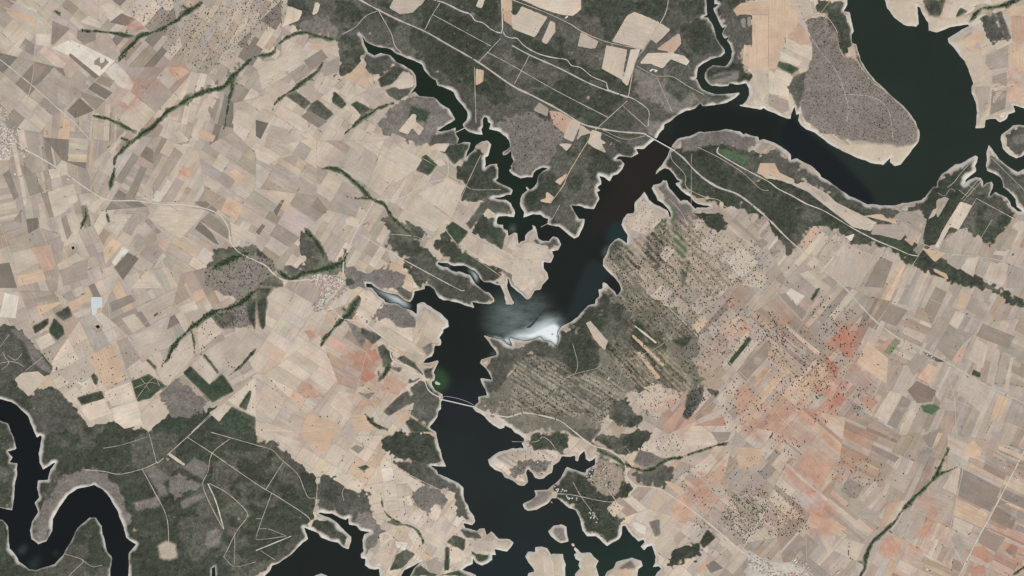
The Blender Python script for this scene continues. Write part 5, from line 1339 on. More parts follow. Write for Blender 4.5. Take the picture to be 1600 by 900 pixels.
for ln in THICKETS.strip().splitlines():
    w = float(ln.split()[0])*.72; L = smooth_line(seg(ln), 3.0); L = L+2.0*np.stack([sample(WX, L[:, 0], L[:, 1]), sample(WY, L[:, 0], L[:, 1])], 1)
    br = [(w, L)]
    if w > 2.6 and len(L) > 6:   # side gullies
        for _ in range(max(1, len(L)//16)):
            i = rng.randrange(1, len(L)-1); t = L[i+1]-L[i-1]; t = t/np.hypot(*t); sg = rng.choice((-1, 1)); n = np.array([-t[1], t[0]])*sg+t*rng.uniform(-.9, .2)
            ln_ = rng.uniform(5, 15); Q = np.array([L[i]+n*ln_*k+np.array([rng.gauss(0, .8), rng.gauss(0, .8)])*k for k in (0, .35, .7, 1)]); br.append((w*.38, smooth_line(Q, 3.0)))
    for ww, Q in br:
        T_ = np.clip(np.minimum(np.hypot(GX_-Q[0, 0], GY_-Q[0, 1]), np.hypot(GX_-Q[-1, 0], GY_-Q[-1, 1]))/16+.15, .15, 1)*EDGE
        THK.append((ww, Q)); d = near(list(zip(Q[:-1], Q[1:])), ww*3.0+2)
        paint((d < ww*T_*1.9) & (d < ww*2.8), 'gm', 2, .4); paint((d < ww*.55*T_) & (d < ww*2), 'i', 1, .8); paint(d < ww*.34*T_, 'h', 1)
# bare drawdown bank round the water
POND_ = ((114, 388), (152, 511))
bw = np.clip(3.0+5.2*fbm(46, 4, 21)+2.8*fbm(9, 3, 22), .4, 11.0)
for px_, py_ in POND_: bw = np.where(np.hypot(GX_-px_, GY_-py_) < 14, .7, bw)
k = np.clip((bw-SDF)/1.6, 0, 1)*(SDF > -3)
k = blur(k, 1, 1); tone = (1+.16*fbm(8, 3, 24)-.10*(np.sin(SDF*1.9+3*WX) > .55))[..., None]
col = col*(1-k[..., None])+np.array(alb(216, 208, 194))*tone*k[..., None]
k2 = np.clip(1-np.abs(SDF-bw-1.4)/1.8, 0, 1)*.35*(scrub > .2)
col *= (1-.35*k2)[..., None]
scrub *= 1-k; clump *= 1-k; fieldm *= 1-np.clip(k*1.3, 0, 1)
wl_ = np.clip(1-SDF/1.4, 0, 1)*(SDF > -2)
lump = np.clip(fbm(7, 3, 41), -.15, 1)*4.0*scrub
nonf = 1-fieldm
ridge = 1-np.abs(fbm(44, 4, 141))*2.4; lump = lump+22*np.clip(ridge-.1, 0, 1)*np.clip(scrub-.3, 0, .7)*np.clip((SDF-6)/24, 0, 1)*blur(nonf, 6, 2)**2
HT = H+np.where(SDF > 0, nonf*np.clip(SDF/3, 0, 1)*4.0+lump*np.clip(SDF/6, 0, 1), 0)

def build_ground():
    PX, PY = np.meshgrid(gx, gy); x, y = wxy(PX, PY)
    V = np.stack([x, y, HT], -1).reshape(-1, 3)
    idx = np.arange(NX*NY).reshape(NY, NX)
    F = np.stack([idx[1:, :-1], idx[1:, 1:], idx[:-1, 1:], idx[:-1, :-1]], -1).reshape(-1, 4)
    me = bulk_mesh('ground', V, F, M_GROUND); set_col(me, col.reshape(-1, 3))
    s = me.attributes.new('Scrub', 'FLOAT', 'POINT'); s.data.foreach_set('value', scrub.astype(np.float32).ravel())
    me.polygons.foreach_set('use_smooth', np.ones(len(me.polygons), bool))
    tag(link('ground', me), 'rolling farmland and scrub around the branching reservoir', kind='structure')
    # the plain going on to the horizon
    a = [wxy(X0+6, Y0+6), wxy(X1-6, Y0+6), wxy(X1-6, Y1-6), wxy(X0+6, Y1-6)]; B = 90000.0
    b = [(-B, B), (B, B), (B, -B), (-B, -B)]
    v = [(p[0], p[1], -14) for p in a]+[(p[0], p[1], -14) for p in b]
    me = bpy.data.meshes.new('plain'); me.from_pydata(v, [], [(i, 4+i, 4+(i+1) % 4, (i+1) % 4) for i in range(4)]); me.materials.append(M_GROUND)
    set_col(me, alb(172, 156, 138)); s = me.attributes.new('Scrub', 'FLOAT', 'POINT'); s.data.foreach_set('value', [.3]*8)
    tag(link('plain', me), 'farmed plain reaching on to the horizon', kind='structure')
build_ground()

# ================================================================= water
def build_water():
    SKYREF = np.array([.0008, .003, .0075])/np.array(GAIN)
    wc = np.empty((NY, NX, 3)); wc[:] = alb(33, 39, 38)
    for ln in TINT.strip().splitlines():
        r, g, b, bl = [float(t) for t in ln.split()[:4]]
        k = blur(fill(wander(seg(ln), 1.5, 4), blank()), max(1, int(bl)), 2)[..., None]
        wc = wc*(1-k)+np.array(alb(r, g, b))*k
    wc *= (1+.10*fbm(60, 4, 51))[..., None]
    # shallow water over the bank
    sh = (np.clip(1+SDF/2.2, 0, 1)**2*.5)[..., None]; wc = wc*(1-sh*.25)+np.array(alb(96, 100, 88))*sh*.25
    wc = np.maximum(wc-SKYREF, .002)
    glint_silt = np.zeros((NY, NX))  # strength of the painted sun glint and of the pale sediment
    for ln in GLINT_SILT.strip().splitlines():
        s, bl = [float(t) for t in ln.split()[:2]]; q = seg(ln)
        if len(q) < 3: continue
        glint_silt = np.maximum(glint_silt, s*blur(fill(wander(q, 1.5, 3), blank()), max(1, int(round(bl))), 2))
    for t in GLINT_CUT: glint_silt *= 1-.85*fill(np.array(seg(t)), blank())
    glint_silt *= np.clip(-SDF/1.6-.2, 0, 1)*.85+.15
    keep = SDF < 3.0; fk = keep[:-1, :-1] | keep[1:, :-1] | keep[:-1, 1:] | keep[1:, 1:]
    # split the sheet into its bodies: the lower left river, the bottom bay, the rest
    PX, PY = np.meshgrid(gx[:-1], gy[:-1])
    river = (PX < 225) & (PY > 600) & ((PX < 218)); bay = (PX > 400) & (PY > 815) & (PX < 600) | ((PX > 590) & (PX < 668) & (PY > 868)) | ((PX > 495) & (PX < 600) & (PY > 792))
    pond = (PX < 380) & ~river | ((PX > 1140) & (PX < 1180) & (PY > 755) & (PY < 775)) | ((PX > 300) & (PX < 380) & (PY > 860))
    idx = np.arange(NX*NY).reshape(NY, NX)
    Fall = np.stack([idx[1:, :-1], idx[1:, 1:], idx[:-1, 1:], idx[:-1, :-1]], -1)
    GX, GY = np.meshgrid(gx, gy); x, y = wxy(GX, GY); Vall = np.stack([x, y, np.zeros_like(x)], -1).reshape(-1, 3)
    C, Sx = wc.reshape(-1, 3), glint_silt.ravel()
    for name, label, m in (('reservoir', 'dark branching reservoir filling the drowned valleys', ~river & ~bay & ~pond),
                           ('river', 'near-black river looping through the scrub at lower left', river),
                           ('reservoir_bay', 'dark bay of water at the bottom edge below the scrub headland', bay & ~river & ~pond),
                           ('pond_water', 'small dark ponds among the fields', pond)):
        F = Fall[fk & m]; u, inv = np.unique(F, return_inverse=True)
        me = bulk_mesh(name, Vall[u], inv.reshape(F.shape), M_WATER); set_col(me, C[u])
        s = me.attributes.new('GlintSilt', 'FLOAT', 'POINT'); s.data.foreach_set('value', Sx[u].astype(np.float32))
        tag(link(name, me), label, kind='structure')
build_water()

# ================================================================= fields
CODE = {'a': (214, 197, 175), 'b': (204, 188, 168), 'c': (189, 174, 157), 'd': (172, 159, 144), 'e': (153, 141, 127), 'f': (128, 119, 107), 'g': (112, 108, 95),
        'i': (136, 138, 108), 'o': (207, 180, 152), 'p': (198, 167, 144), 'r': (188, 150, 129), 'q': (178, 134, 114), 'w': (219, 209, 191), 'v': (142, 126, 116), 'x': (224, 205, 184), 'm': (174, 153, 133), 'n': (158, 138, 121)}
PAL = {'nw': 'ccbbdddcceeownff', 'nwp': 'bbbwwooccpm', 'deh': 'bccccdddem', 'mid': 'ccccmmddddeebbbaof', 'pale': 'bbbbbcccccaddm', 'cream': 'xxxaaabo',
       'pink': 'aaabbboo', 'pinkred': 'oobbmmcp', 'red': 'mmnnooppdcbee', 'east': 'ccmmddbbdnoea', 'eastg': 'mmmmddnnecvb', 'slope': 'bbccbdcc'}
BUSH = []
soil = np.zeros((NY, NX)); GXm, GYm = np.meshgrid(gx, gy)
for t in SOIL.split('|'):
    x, y, r, s = [float(v) for v in t.split()]
    soil = np.maximum(soil, s*np.exp(-((GXm-x)**2+(GYm-y)**2)/(r*r)))
soil = np.clip(soil*(1+.9*fbm(22, 4, 61)), 0, 1)*.8
patch = 1+.11*fbm(34, 3, 62)

FARM = {}; FARM_N = {}
def farm_parent(x, y):
    key = (min(3, max(0, int(x//400))), min(3, max(0, int(y//225))))
    while key in FARM and FARM_N.get(key, 0) >= 290: key = key+(0,)
    FARM_N[key] = FARM_N.get(key, 0)+1
    if key not in FARM:
        e = bpy.data.objects.new('farmland', None); COL.objects.link(e)
        cx, cy = wxy(key[0]*400+200, key[1]*225+112); e.location = (cx, cy, 0); e['kind'] = 'structure'; FARM[key] = e
    return FARM[key]
def clip_half(P, n, c):
    out = []
    for i in range(len(P)):
        a, b = P[i], P[(i+1) % len(P)]; da, db = a[0]*n[0]+a[1]*n[1]-c, b[0]*n[0]+b[1]*n[1]-c
        if da <= 0: out.append(a)
        if (da < 0 < db) or (db < 0 < da):
            t = da/(da-db); out.append((a[0]+(b[0]-a[0])*t, a[1]+(b[1]-a[1])*t))
    return out
FIELD_COUNT = [0]
def add_field(P, rgb, ang, off, convex=True):
    P = np.array(P); c = P.mean(0); ring = []
    for a, b in zip(P, np.roll(P, -1, 0)):
        n = max(1, int(np.hypot(*(b-a))/14)); ring += [a+(b-a)*t/n for t in range(n)]
    ring = np.array(ring); n = len(ring); rs = sample(SDF, ring[:, 0], ring[:, 1]); shore = min(rs.min(), float(sample(SDF, *c))) < 14
    if convex and not shore:
        V = np.concatenate([ring, c+(ring-c)*.55, c[None]])
        F = []
        for i in range(n):
            j = (i+1) % n; F += [(i, j, n+j), (i, n+j, n+i), (n+i, n+j, 2*n)]
    else:
        bm = bmesh.new(); f = bm.faces.new([bm.verts.new((p[0], p[1], 0)) for p in ring]); bmesh.ops.triangulate(bm, faces=[f])
        for lim in ((24, 24, 12, 6, 4) if shore else (24, 24)):
            le = [e for e in bm.edges if e.calc_length() > lim]
            if le: bmesh.ops.subdivide_edges(bm, edges=le, cuts=1); bmesh.ops.triangulate(bm, faces=bm.faces[:])
        if shore:
            sv = {v: float(sample(SDF, v.co.x, v.co.y)) for v in bm.verts}
            bmesh.ops.delete(bm, geom=[v for v in bm.verts if sv[v] < 3.2], context='VERTS')
            bmesh.ops.dissolve_limit(bm, angle_limit=.001, verts=bm.verts[:], edges=[e for e in bm.edges if min(sv[v] for v in e.verts) > 22])
            bmesh.ops.triangulate(bm, faces=bm.faces[:])
        bm.verts.index_update(); V = np.array([v.co[:2] for v in bm.verts]); F = [tuple(v.index for v in f.verts) for f in bm.faces]; bm.free()
    if not len(F): return
    # drop triangles that lie wholly under scrub or bank
    cov = sample(nonf, V[:, 0], V[:, 1]) > .9
    F = [f for f in F if not (cov[f[0]] and cov[f[1]] and cov[f[2]])]
    if not F: return
    z = sample(H, V[:, 0], V[:, 1])+off
    x, y = wxy(V[:, 0], V[:, 1]); par = farm_parent(*c)
    lx, ly = par.location.x, par.location.y
    me = bpy.data.meshes.new('field'); ccw = area_sign(V, F[0])
    me.from_pydata(np.stack([x-lx, y-ly, z], 1).tolist(), [], [f if ccw else f[::-1] for f in F])
    m = sample(patch, V[:, 0], V[:, 1])[:, None]; set_col(me, np.array(rgb)*m)
    ra = me.attributes.new('Red', 'FLOAT', 'POINT'); ra.data.foreach_set('value', (sample(soil, V[:, 0], V[:, 1])*rng.choice((.5, .75, .9, 1.1, 1.3))).astype(np.float32))
    ca, sa = math.cos(ang), math.sin(ang); ux = x*ca-y*sa*-1; u = x*ca+y*-sa; v = x*sa+y*ca
    uvl = me.uv_layers.new(name='UVMap'); li = np.empty(len(me.loops), np.int32); me.loops.foreach_get('vertex_index', li)
    o1 = rng.random()*900; uvl.data.foreach_set('uv', np.stack([u[li]+o1, v[li]+o1], 1).astype(np.float32).ravel())
    me.materials.append(M_FIELD); link('field', me, par); FIELD_COUNT[0] += 1
def area_sign(V, f):
    a, b, c = V[f[0]], V[f[1]], V[f[2]]          # sheet y runs down, so clockwise on the sheet is up in the scene
    return ((b[0]-a[0])*(c[1]-a[1])-(b[1]-a[1])*(c[0]-a[0])) < 0
def split(P, u, v, L, W, out):
    def ext(d): s = [p[0]*d[0]+p[1]*d[1] for p in P]; return min(s), max(s)
    a, b = ext(u), ext(v); lu, lv = b_(a), b_(b)
    if area(P) < 30: return
    if lu <= L and lv <= W: out.append((P, u)); return
    if lu/L > lv/W: d, (lo, hi) = u, a
    else: d, (lo, hi) = v, b
    j = rng.gauss(0, .018); d2 = (d[0]*math.cos(j)-d[1]*math.sin(j), d[0]*math.sin(j)+d[1]*math.cos(j))
    mid = sum(p[0]*d2[0]+p[1]*d2[1] for p in P)/len(P)
    c = mid+(hi-lo)*rng.uniform(-.17, .17)
    A = clip_half(P, d2, c); B = clip_half(P, (-d2[0], -d2[1]), -c)
    for q in (A, B):
        if len(q) > 2:
            s = rng.uniform(.86, 1.22)
            split(q, u, v, L*s if rng.random() < .9 else L*1.5, W*s if rng.random() < .85 else W*1.7, out)
def b_(t): return t[1]-t[0]
def inset(P, d):
    c = np.mean(P, 0); return [tuple(c+(np.array(p)-c)*(1-d/max(4, np.hypot(*(np.array(p)-c))))) for p in P]

def build_fields():
    seeds = [(float(a), float(b), float(c), float(d), float(e), f) for a, b, c, d, e, f in (l.split() for l in ZONES.strip().splitlines())]
    for i, (sx, sy, ang, L, W, pal) in enumerate(seeds):
        P = [(-20, -20), (1620, -20), (1620, 920), (-20, 920)]
        for k2, s in enumerate(seeds):
            if k2 == i: continue
            n = (s[0]-sx, s[1]-sy); c = ((s[0]**2+s[1]**2)-(sx**2+sy**2))/2
            P = clip_half(P, n, c)
            if len(P) < 3: break
        if len(P) < 3: continue
        g = 41 if (sx < 330 and sy < 240) else -28 if (sx < 420 and 440 < sy < 640) else 32 if sx < 900 else 41 if sx < 1350 else 25
        best = min((g-180, g-90, g, g+90, g+180), key=lambda t: abs(t-ang))
        if abs(best-ang) < 24: ang = best
        if sx > 1340 or pal == 'east': W *= .62; L *= 1.25
        elif sx > 1000: W *= .74
        elif sx < 420: L *= 1.08; W *= .95
        else: W *= .9
        th = math.radians(ang); out = []
        # big blocks first, then strips inside each block
        blocks = []; split(P, (math.cos(th), math.sin(th)), (-math.sin(th), math.cos(th)), L*2.1, L*1.5, blocks)
        for Q, u in blocks:
            t2 = th+rng.gauss(0, .02)+(math.pi/2 if rng.random() < .14 else 0); bc = rng.choice(PAL[pal]); part = []
            split(Q, (math.cos(t2), math.sin(t2)), (-math.sin(t2), math.cos(t2)), L*rng.uniform(.9, 1.25), W*rng.uniform(.8, 1.4), part); out += [(p[0], p[1], bc) for p in part]
        for Q, u, bc in out:
            c = np.mean(Q, 0); R = np.array(inset(Q, 1.5))
            if sample(SDF, c[0], c[1]) < 0 and all(sample(SDF, q[0], q[1]) < 0 for q in Q): continue
            if sample(nonf, c[0], c[1]) > .8 and np.mean(sample(nonf, R[:, 0], R[:, 1])) > .85: continue
            if fm_s(c[0], c[1]) > .95 and np.mean(fm_s(R[:, 0], R[:, 1])) > .97: continue
            cf = (np.sum(fm_s(R[:, 0], R[:, 1]))+fm_s(c[0], c[1]))/(len(R)+1); code = rng.choice('ccd' if pal not in ('cream', 'pale', 'pink') else 'bbc') if cf > .15 else bc if rng.random() < .5 else rng.choice(PAL[pal]); r = np.array(CODE[code])*.8+np.array(CODE['c'])*.2 + rng.gauss(0, 4.5) + np.array([rng.gauss(0, 2), 0, rng.gauss(0, 2.5)])
            if rng.random() < .22:
                i = rng.randrange(len(Q)); a, b = np.array(Q[i]), np.array(Q[(i+1) % len(Q)]); t0 = rng.random()*.6; n = rng.randint(2, 9)
                BUSH.extend(tuple(a+(b-a)*(t0+(1-t0)*rng.random()*.6)+np.array([rng.gauss(0, .3), rng.gauss(0, .3)])) for _ in range(n) if sample(nonf, *c) < .3)
            add_field(inset(Q, .3), alb(*r), math.atan2(u[1], u[0]), 2.4)
    for c, q in FLD:
        e = max(((q[i], q[(i+1) % len(q)]) for i in range(len(q))), key=lambda s: math.dist(*s))
        r = np.array(CODE[c]) + rng.gauss(0, 3)
        add_field(q, alb(*r), math.atan2(e[1][1]-e[0][1], e[1][0]-e[0][0]), 3.3, convex=False)
fmf = fm.astype(float)
def fm_s(x, y): return sample(fmf, x, y)
build_fields()
for e in FARM.values():
    ch = [c for c in e.children]
    if len(ch) > 300: print('FARM >300', len(ch))
print('fields', FIELD_COUNT[0])

# ================================================================= roads and tracks
def ribbon(L, w, off):
    d = np.gradient(L, axis=0); d /= np.maximum(1e-6, np.hypot(d[:, 0], d[:, 1]))[:, None]; n = np.stack([-d[:, 1], d[:, 0]], 1)
    wv = w*.5*np.clip(1+.9*sample(WX, L[:, 0]*1.7 % 1600, L[:, 1]*1.7 % 900), .45, 1.5); A, B = L+n*wv[:, None], L-n*wv[:, None]
    hz = lambda q: sample(HT, q[:, 0], q[:, 1])
    f2 = lambda q: sample(H, q[:, 0], q[:, 1])+3.6
    z = np.maximum.reduce([hz(A), hz(B), hz(L), f2(L)])+off
    z = np.maximum(z, 1.0); m = len(L)
    V = np.concatenate([np.stack([*wxy(A[:, 0], A[:, 1]), z], 1), np.stack([*wxy(B[:, 0], B[:, 1]), z], 1)])
    F = np.array([(i, m+i, m+i+1, i+1) for i in range(m-1)]); return V, F
def build_roads():
    n = 0
    for ln in ROADS.strip().splitlines():
        kind, w = ln.split()[0], float(ln.split()[1]); parts = ln.split(' ', 2)[2].split('|'); pts = []
        for p in parts: pts += seg(p)
        L = smooth_line(pts, 3.5); V, F = ribbon(L, w*(.82 if kind in ('track', 'tan') else .92), 1.0+.05*n)
        name = {'rail': 'railway', 'line': 'service_road', 'pale': 'road', 'track': 'track', 'tan': 'track'}[kind]
        me = bulk_mesh(name, V, F, M_ROAD[kind]); tag(link(name, me), kind='structure'); n = (n+1) % 20
build_roads()

# ================================================================= bridges
def bbox_mesh(bm, c, sx, sy, sz, rot=0.0):
    r = bmesh.ops.create_cube(bm, size=1)['verts']
    ca, sa = math.cos(rot), math.sin(rot)
    for v in r:
        x, y = v.co.x*sx, v.co.y*sy; v.co = (c[0]+x*ca-y*sa, c[1]+x*sa+y*ca, c[2]+v.co.z*sz)
def bm_obj(name, bm, mat, parent):
    me = bpy.data.meshes.new(name); bm.to_mesh(me); bm.free(); me.materials.append(mat); return link(name, me, parent)
def bridge(p0, p1, z, width, label, npier, arch=False, mat=None, ext=2.0, bulge=0.0, name='bridge'):
    mat = mat or M_CONC
    a, b = np.array(wxy(*p0)), np.array(wxy(*p1)); d = b-a; L = np.hypot(*d); d /= L; rot = math.atan2(d[1], d[0])
    root = bpy.data.objects.new(name, None); COL.objects.link(root); root.location = (*((a+b)/2), 0); root.rotation_euler = (0, 0, rot)
    N = 14; hw = width/2
    bw_ = lambda t: bulge*math.sin(math.pi*t)**.6 if bulge else 0.0
    def strip(nm, y0, y1, z0, z1, m):
        bm = bmesh.new(); rows = []
        for i in range(N+1):
            t = i/N; x = (t-.5)*L*1.0; o = bw_(t)
            rows.append([bm.verts.new((x, y0+o, z0)), bm.verts.new((x, y1+o, z0)), bm.verts.new((x, y1+o, z1)), bm.verts.new((x, y0+o, z1))])
        for r, s in zip(rows, rows[1:]):
            for k in range(4): bm.faces.new((r[k], s[k], s[(k+1) % 4], r[(k+1) % 4]))
        bm.faces.new(rows[0]); bm.faces.new(rows[-1][::-1]); bmesh.ops.recalc_face_normals(bm, faces=bm.faces[:])
        return bm_obj(nm, bm, m, root)
    strip('deck', -hw, hw, z-1.6, z, mat)
    strip('parapet', -hw, -hw+.6, z+.02, z+1.1, mat); strip('parapet', hw-.6, hw, z+.02, z+1.1, mat)
    if arch:
        bm = bmesh.new(); rows = []
        for i in range(19):
            t = i/18; x = (t-.5)*L*.62; zz = z-3-(z-1)*(2*t-1)**2*.9
            rows.append([bm.verts.new((x, -hw*.75, zz-1.6)), bm.verts.new((x, hw*.75, zz-1.6)), bm.verts.new((x, hw*.75, zz)), bm.verts.new((x, -hw*.75, zz))])
        for r, s in zip(rows, rows[1:]):
            for k in range(4): bm.faces.new((r[k], s[k], s[(k+1) % 4], r[(k+1) % 4]))
        bm.faces.new(rows[0]); bm.faces.new(rows[-1][::-1]); bmesh.ops.recalc_face_normals(bm, faces=bm.faces[:])
        bm_obj('arch', bm, mat, root)
    for i in range(npier):
        t = (i+1)/(npier+1); x = (t-.5)*L; zb = -9.0
        if arch and abs(t-.5) < .31: zb = z-3-(z-1)*((2*((t-.5)/.62+.5)-1)**2)*.9-.5
        if z-1.6-zb < .6: continue
        bm = bmesh.new(); bbox_mesh(bm, (x, bw_(t), (z-1.62+zb)/2), 3.2, width*.72, z-1.62-zb); bmesh.ops.bevel(bm, geom=bm.edges[:], offset=.3, segments=1, affect='EDGES')
        bm_obj('column' if arch else 'pier', bm, mat, root)
    tag(root, label, 'bridge'); return root
fr = lambda k, x, y: (FR[k][0]+x*FR[k][2], FR[k][1]+y*FR[k][2])
bridge(fr('C', 872, 345), fr('C', 1160, 505), 52, 13, 'long pale railway viaduct crossing the wide arm at upper right', 13, True, name='railway_viaduct')
bridge(fr('G', 318, 824), fr('G', 672, 906), 16, 13, 'straight white road bridge over the reservoir at lower centre', 9, name='road_bridge')
bridge(fr('G', 330, 800), fr('G', 668, 892), 9, 6.0, 'thin pale curved old bridge just above the straight white bridge', 16, mat=M_CONC2, bulge=34.0, name='old_bridge')
bridge(fr('A', 205, 250), fr('A', 318, 196), 11, 9, 'short pale road bridge over the narrow upper arm', 3, name='small_bridge')

# ================================================================= lined pond
def build_pond():
    q = wander(seg('T20: 570 57 640 57 643 120 610 128 606 160 592 175 576 165 572 110'), .35, 2); c = q.mean(0)
    zc = float(sample(HT, *c))+5.0
    root = bpy.data.objects.new('lined_pond', None); COL.objects.link(root); root.location = (*wxy(*c), zc)
    n = len(q); out = []
    x, y = wxy(q[:, 0], q[:, 1]); x -= root.location.x; y -= root.location.y
    me = bpy.data.meshes.new('basin'); me.from_pydata([(a, b, 0) for a, b in zip(x, y)], [], [tuple(range(n))[::-1]]); me.materials.append(M_POND); o = link('basin', me, root)
    bm = bmesh.new(); rows = []
    for i in range(n):
        a, b = x[i], y[i]; rows.append([bm.verts.new((a*1.13, b*1.08, -6)), bm.verts.new((a*1.07, b*1.04, 3.2)), bm.verts.new((a*1.03, b*1.02, 3.2)), bm.verts.new((a*.985, b*.99, -1))])
    for i in range(n):
        r, s = rows[i], rows[(i+1) % n]
        for k in range(3): bm.faces.new((r[k], s[k], s[k+1], r[k+1]))
    bmesh.ops.recalc_face_normals(bm, faces=bm.faces[:]); bm_obj('embankment', bm, flat_material('earth_bank', (206, 184, 156)), root)
    tag(root, 'pale blue-white boot-shaped pond among the fields at left', 'pond')
build_pond()

# ================================================================= villages and farms
def house_mesh(k, lx, ly, hz, roof):
    bm = bmesh.new(); a, b = lx/2, ly/2
    v = [bm.verts.new(p) for p in ((-a, -b, -3), (a, -b, -3), (a, b, -3), (-a, b, -3), (-a, -b, hz), (a, -b, hz), (a, b, hz), (-a, b, hz), (-a, 0, hz+b*.55), (a, 0, hz+b*.55))]
    for f in ((0, 1, 5, 4), (2, 3, 7, 6), (1, 2, 6, 9, 5), (3, 0, 4, 8, 7)): bm.faces.new([v[i] for i in f])
    e = .9; r = [bm.verts.new(p) for p in ((-a-e, -b-e, hz-.3), (a+e, -b-e, hz-.3), (a+e, 0, hz+b*.55+.35), (-a-e, 0, hz+b*.55+.35), (a+e, b+e, hz-.3), (-a-e, b+e, hz-.3))]
    for f in ((0, 1, 2, 3), (3, 2, 4, 5)): bm.faces.new([r[i] for i in f]).material_index = 1
    # chimney and door
    bbox_mesh(bm, (a*.4, b*.35, hz+b*.5), 1.2, 1.2, 2.6); bbox_mesh(bm, (a*.2, -b-.05, 1.1), 1.4, .2, 2.2)
    me = bpy.data.meshes.new('house'); bm.to_mesh(me); bm.free(); me.materials.append(M_WALL); me.materials.append(M_ROOF[roof]); return me
HM = {(s, r): house_mesh(0, lx, ly, hz, r) for r in range(6) for s, (lx, ly, hz) in enumerate(((18, 13, 5.5), (25, 15, 6), (15, 12, 4), (38, 17, 6.5)))}
HOUSES = []; VIL = []
ROOFW = ('pale', 'grey', 'brown', 'rose', 'red', 'white')
def place(px, py, rot, s, r, v):
    if sample(SDF, px, py) < 2 or any((px-q[0])**2+(py-q[1])**2 < 2.3 for q in HOUSES): return False
    HOUSES.append((px, py, rot, s, r, v)); return True
def in_poly(p, Q):
    c = False
    for i in range(len(Q)):
        (x1, y1), (x2, y2) = Q[i-1], Q[i]
        if (y1 > p[1]) != (y2 > p[1]) and p[0] < (x2-x1)*(p[1]-y1)/(y2-y1)+x1: c = not c
    return c
def village(Q, n, rot, roofs, label, group, sizes=(0, 0, 1, 2)):
    xs, ys = [q[0] for q in Q], [q[1] for q in Q]; k = t = 0
    VIL.append((min(xs), min(ys), max(xs), max(ys), label, group))
    while k < n and t < n*60:
        t += 1; p = (rng.uniform(min(xs), max(xs)), rng.uniform(min(ys), max(ys)))
        if in_poly(p, Q): k += place(*p, math.radians(rot+rng.choice((0, 90))+rng.gauss(0, 5)), rng.choice(sizes), rng.choice(roofs), len(VIL)-1)
def house_z(px, py): return max(float(sample(HT, px, py)), float(sample(H, px, py))+3.2)
def build_houses():
    order = sorted(HOUSES, key=lambda h: (h[5] >= 0, (1, 2, 0, 3)[h[3]] * -1, rng.random()))
    rest = {}
    inview = [h for h in order if 1 < h[0] < 1599 and 1 < h[1] < 899]; keep = set(map(id, inview[:300]))
    for h in order:
        px, py, rot, s, r, v = h; x, y = wxy(px, py)
        if id(h) not in keep: rest.setdefault(v, []).append(h); continue
        name = 'barn' if s == 3 else 'house'; o = link(name, HM[(s, r)]); o.location = (x, y, house_z(px, py)); o.rotation_euler = (0, 0, rot)
        if v < 0: tag(o, FARMS[-1-v][4], name)
        else:
            a, b, c, d, lb, gr = VIL[v]; u, w = (px-a)/(c-a), (py-b)/(d-b)
            side = ('upper', 'middle', 'lower')[min(2, max(0, int(w*3)))]+' '+('left', 'centre', 'right')[min(2, max(0, int(u*3)))]
            tag(o, ('long ' if s == 1 else 'small ')+ROOFW[r]+'-roofed house in the '+side+' of '+lb, 'house', gr)
    for v, L in rest.items():      # the smallest houses of a village, too many to pick apart
        bm = bmesh.new()
        for px, py, rot, s, r, _ in L:
            n0 = len(bm.verts); f0 = len(bm.faces); bm.from_mesh(HM[(s, r)]); bm.verts.ensure_lookup_table(); bm.faces.ensure_lookup_table()
            x, y = wxy(px, py); z = house_z(px, py); ca, sa = math.cos(rot), math.sin(rot)
            for q in bm.verts[n0:]: q.co = (x+q.co.x*ca-q.co.y*sa, y+q.co.x*sa+q.co.y*ca, z+q.co.z)
            for f in bm.faces[f0:]:
                if f.material_index: f.material_index = 1+r
        me = bpy.data.meshes.new('village_houses'); bm.to_mesh(me); bm.free(); me.materials.append(M_WALL)
        for q in M_ROOF: me.materials.append(q)
        tag(link('village_houses', me), 'tightly packed small houses of '+(VIL[v][4] if v >= 0 else 'the farms'), 'houses', kind='stuff')
village([(-4, 185), (8, 195), (20, 212), (24, 222), (16, 232), (14, 246), (-4, 252)], 170, 48, (0, 0, 5, 1, 2, 3, 3), 'the village at the left edge', 'houses of the left-edge village')
village([(14, 200), (24, 202), (30, 216), (22, 218)], 26, 48, (0, 1, 1, 3), 'the north fringe of the left-edge village', 'houses north of the left-edge village')
village([(34, 236), (42, 232), (44, 240), (36, 247)], 12, 48, (3, 0, 2), 'the outlying block beside the left-edge village', 'houses in the outlying block')
village([(0, 165), (8, 170), (14, 186), (4, 192), (-3, 190)], 26, 30, (0, 1), 'the gardens above the left-edge village', 'garden houses above the left-edge village')
village([(480, 433), (500, 428), (530, 434), (538, 440), (528, 452), (515, 466), (502, 470), (500, 450)], 235, 52, (0, 0, 5, 1, 2, 3, 3), 'the village at the head of the inlet', 'houses of the inlet village')
village([(502, 466), (516, 462), (503, 484), (494, 490), (488, 478)], 52, 52, (0, 0, 1, 2), 'the lower end of the inlet village', 'houses at the lower end of the inlet village')
village([(534, 452), (546, 446), (552, 450), (534, 462), (520, 470)], 18, 40, (0, 1, 3), 'the slope beside the inlet village stream', 'houses beside the inlet village stream')
village([(1170, 862), (1200, 880), (1232, 900), (1210, 905), (1170, 885)], 70, 38, (0, 1, 1, 2), 'the bottom village road', 'houses along the bottom village road')
village([(1232, 893), (1260, 895), (1262, 906), (1230, 906)], 34, 10, (3, 4, 3), 'the bottom edge of the bottom village', 'red-roofed bottom houses')
village([(1240, 868), (1260, 880), (1272, 896), (1255, 896), (1240, 884)], 28, 40, (0, 5, 1), 'the top of the bottom village', 'upper houses of the bottom village')
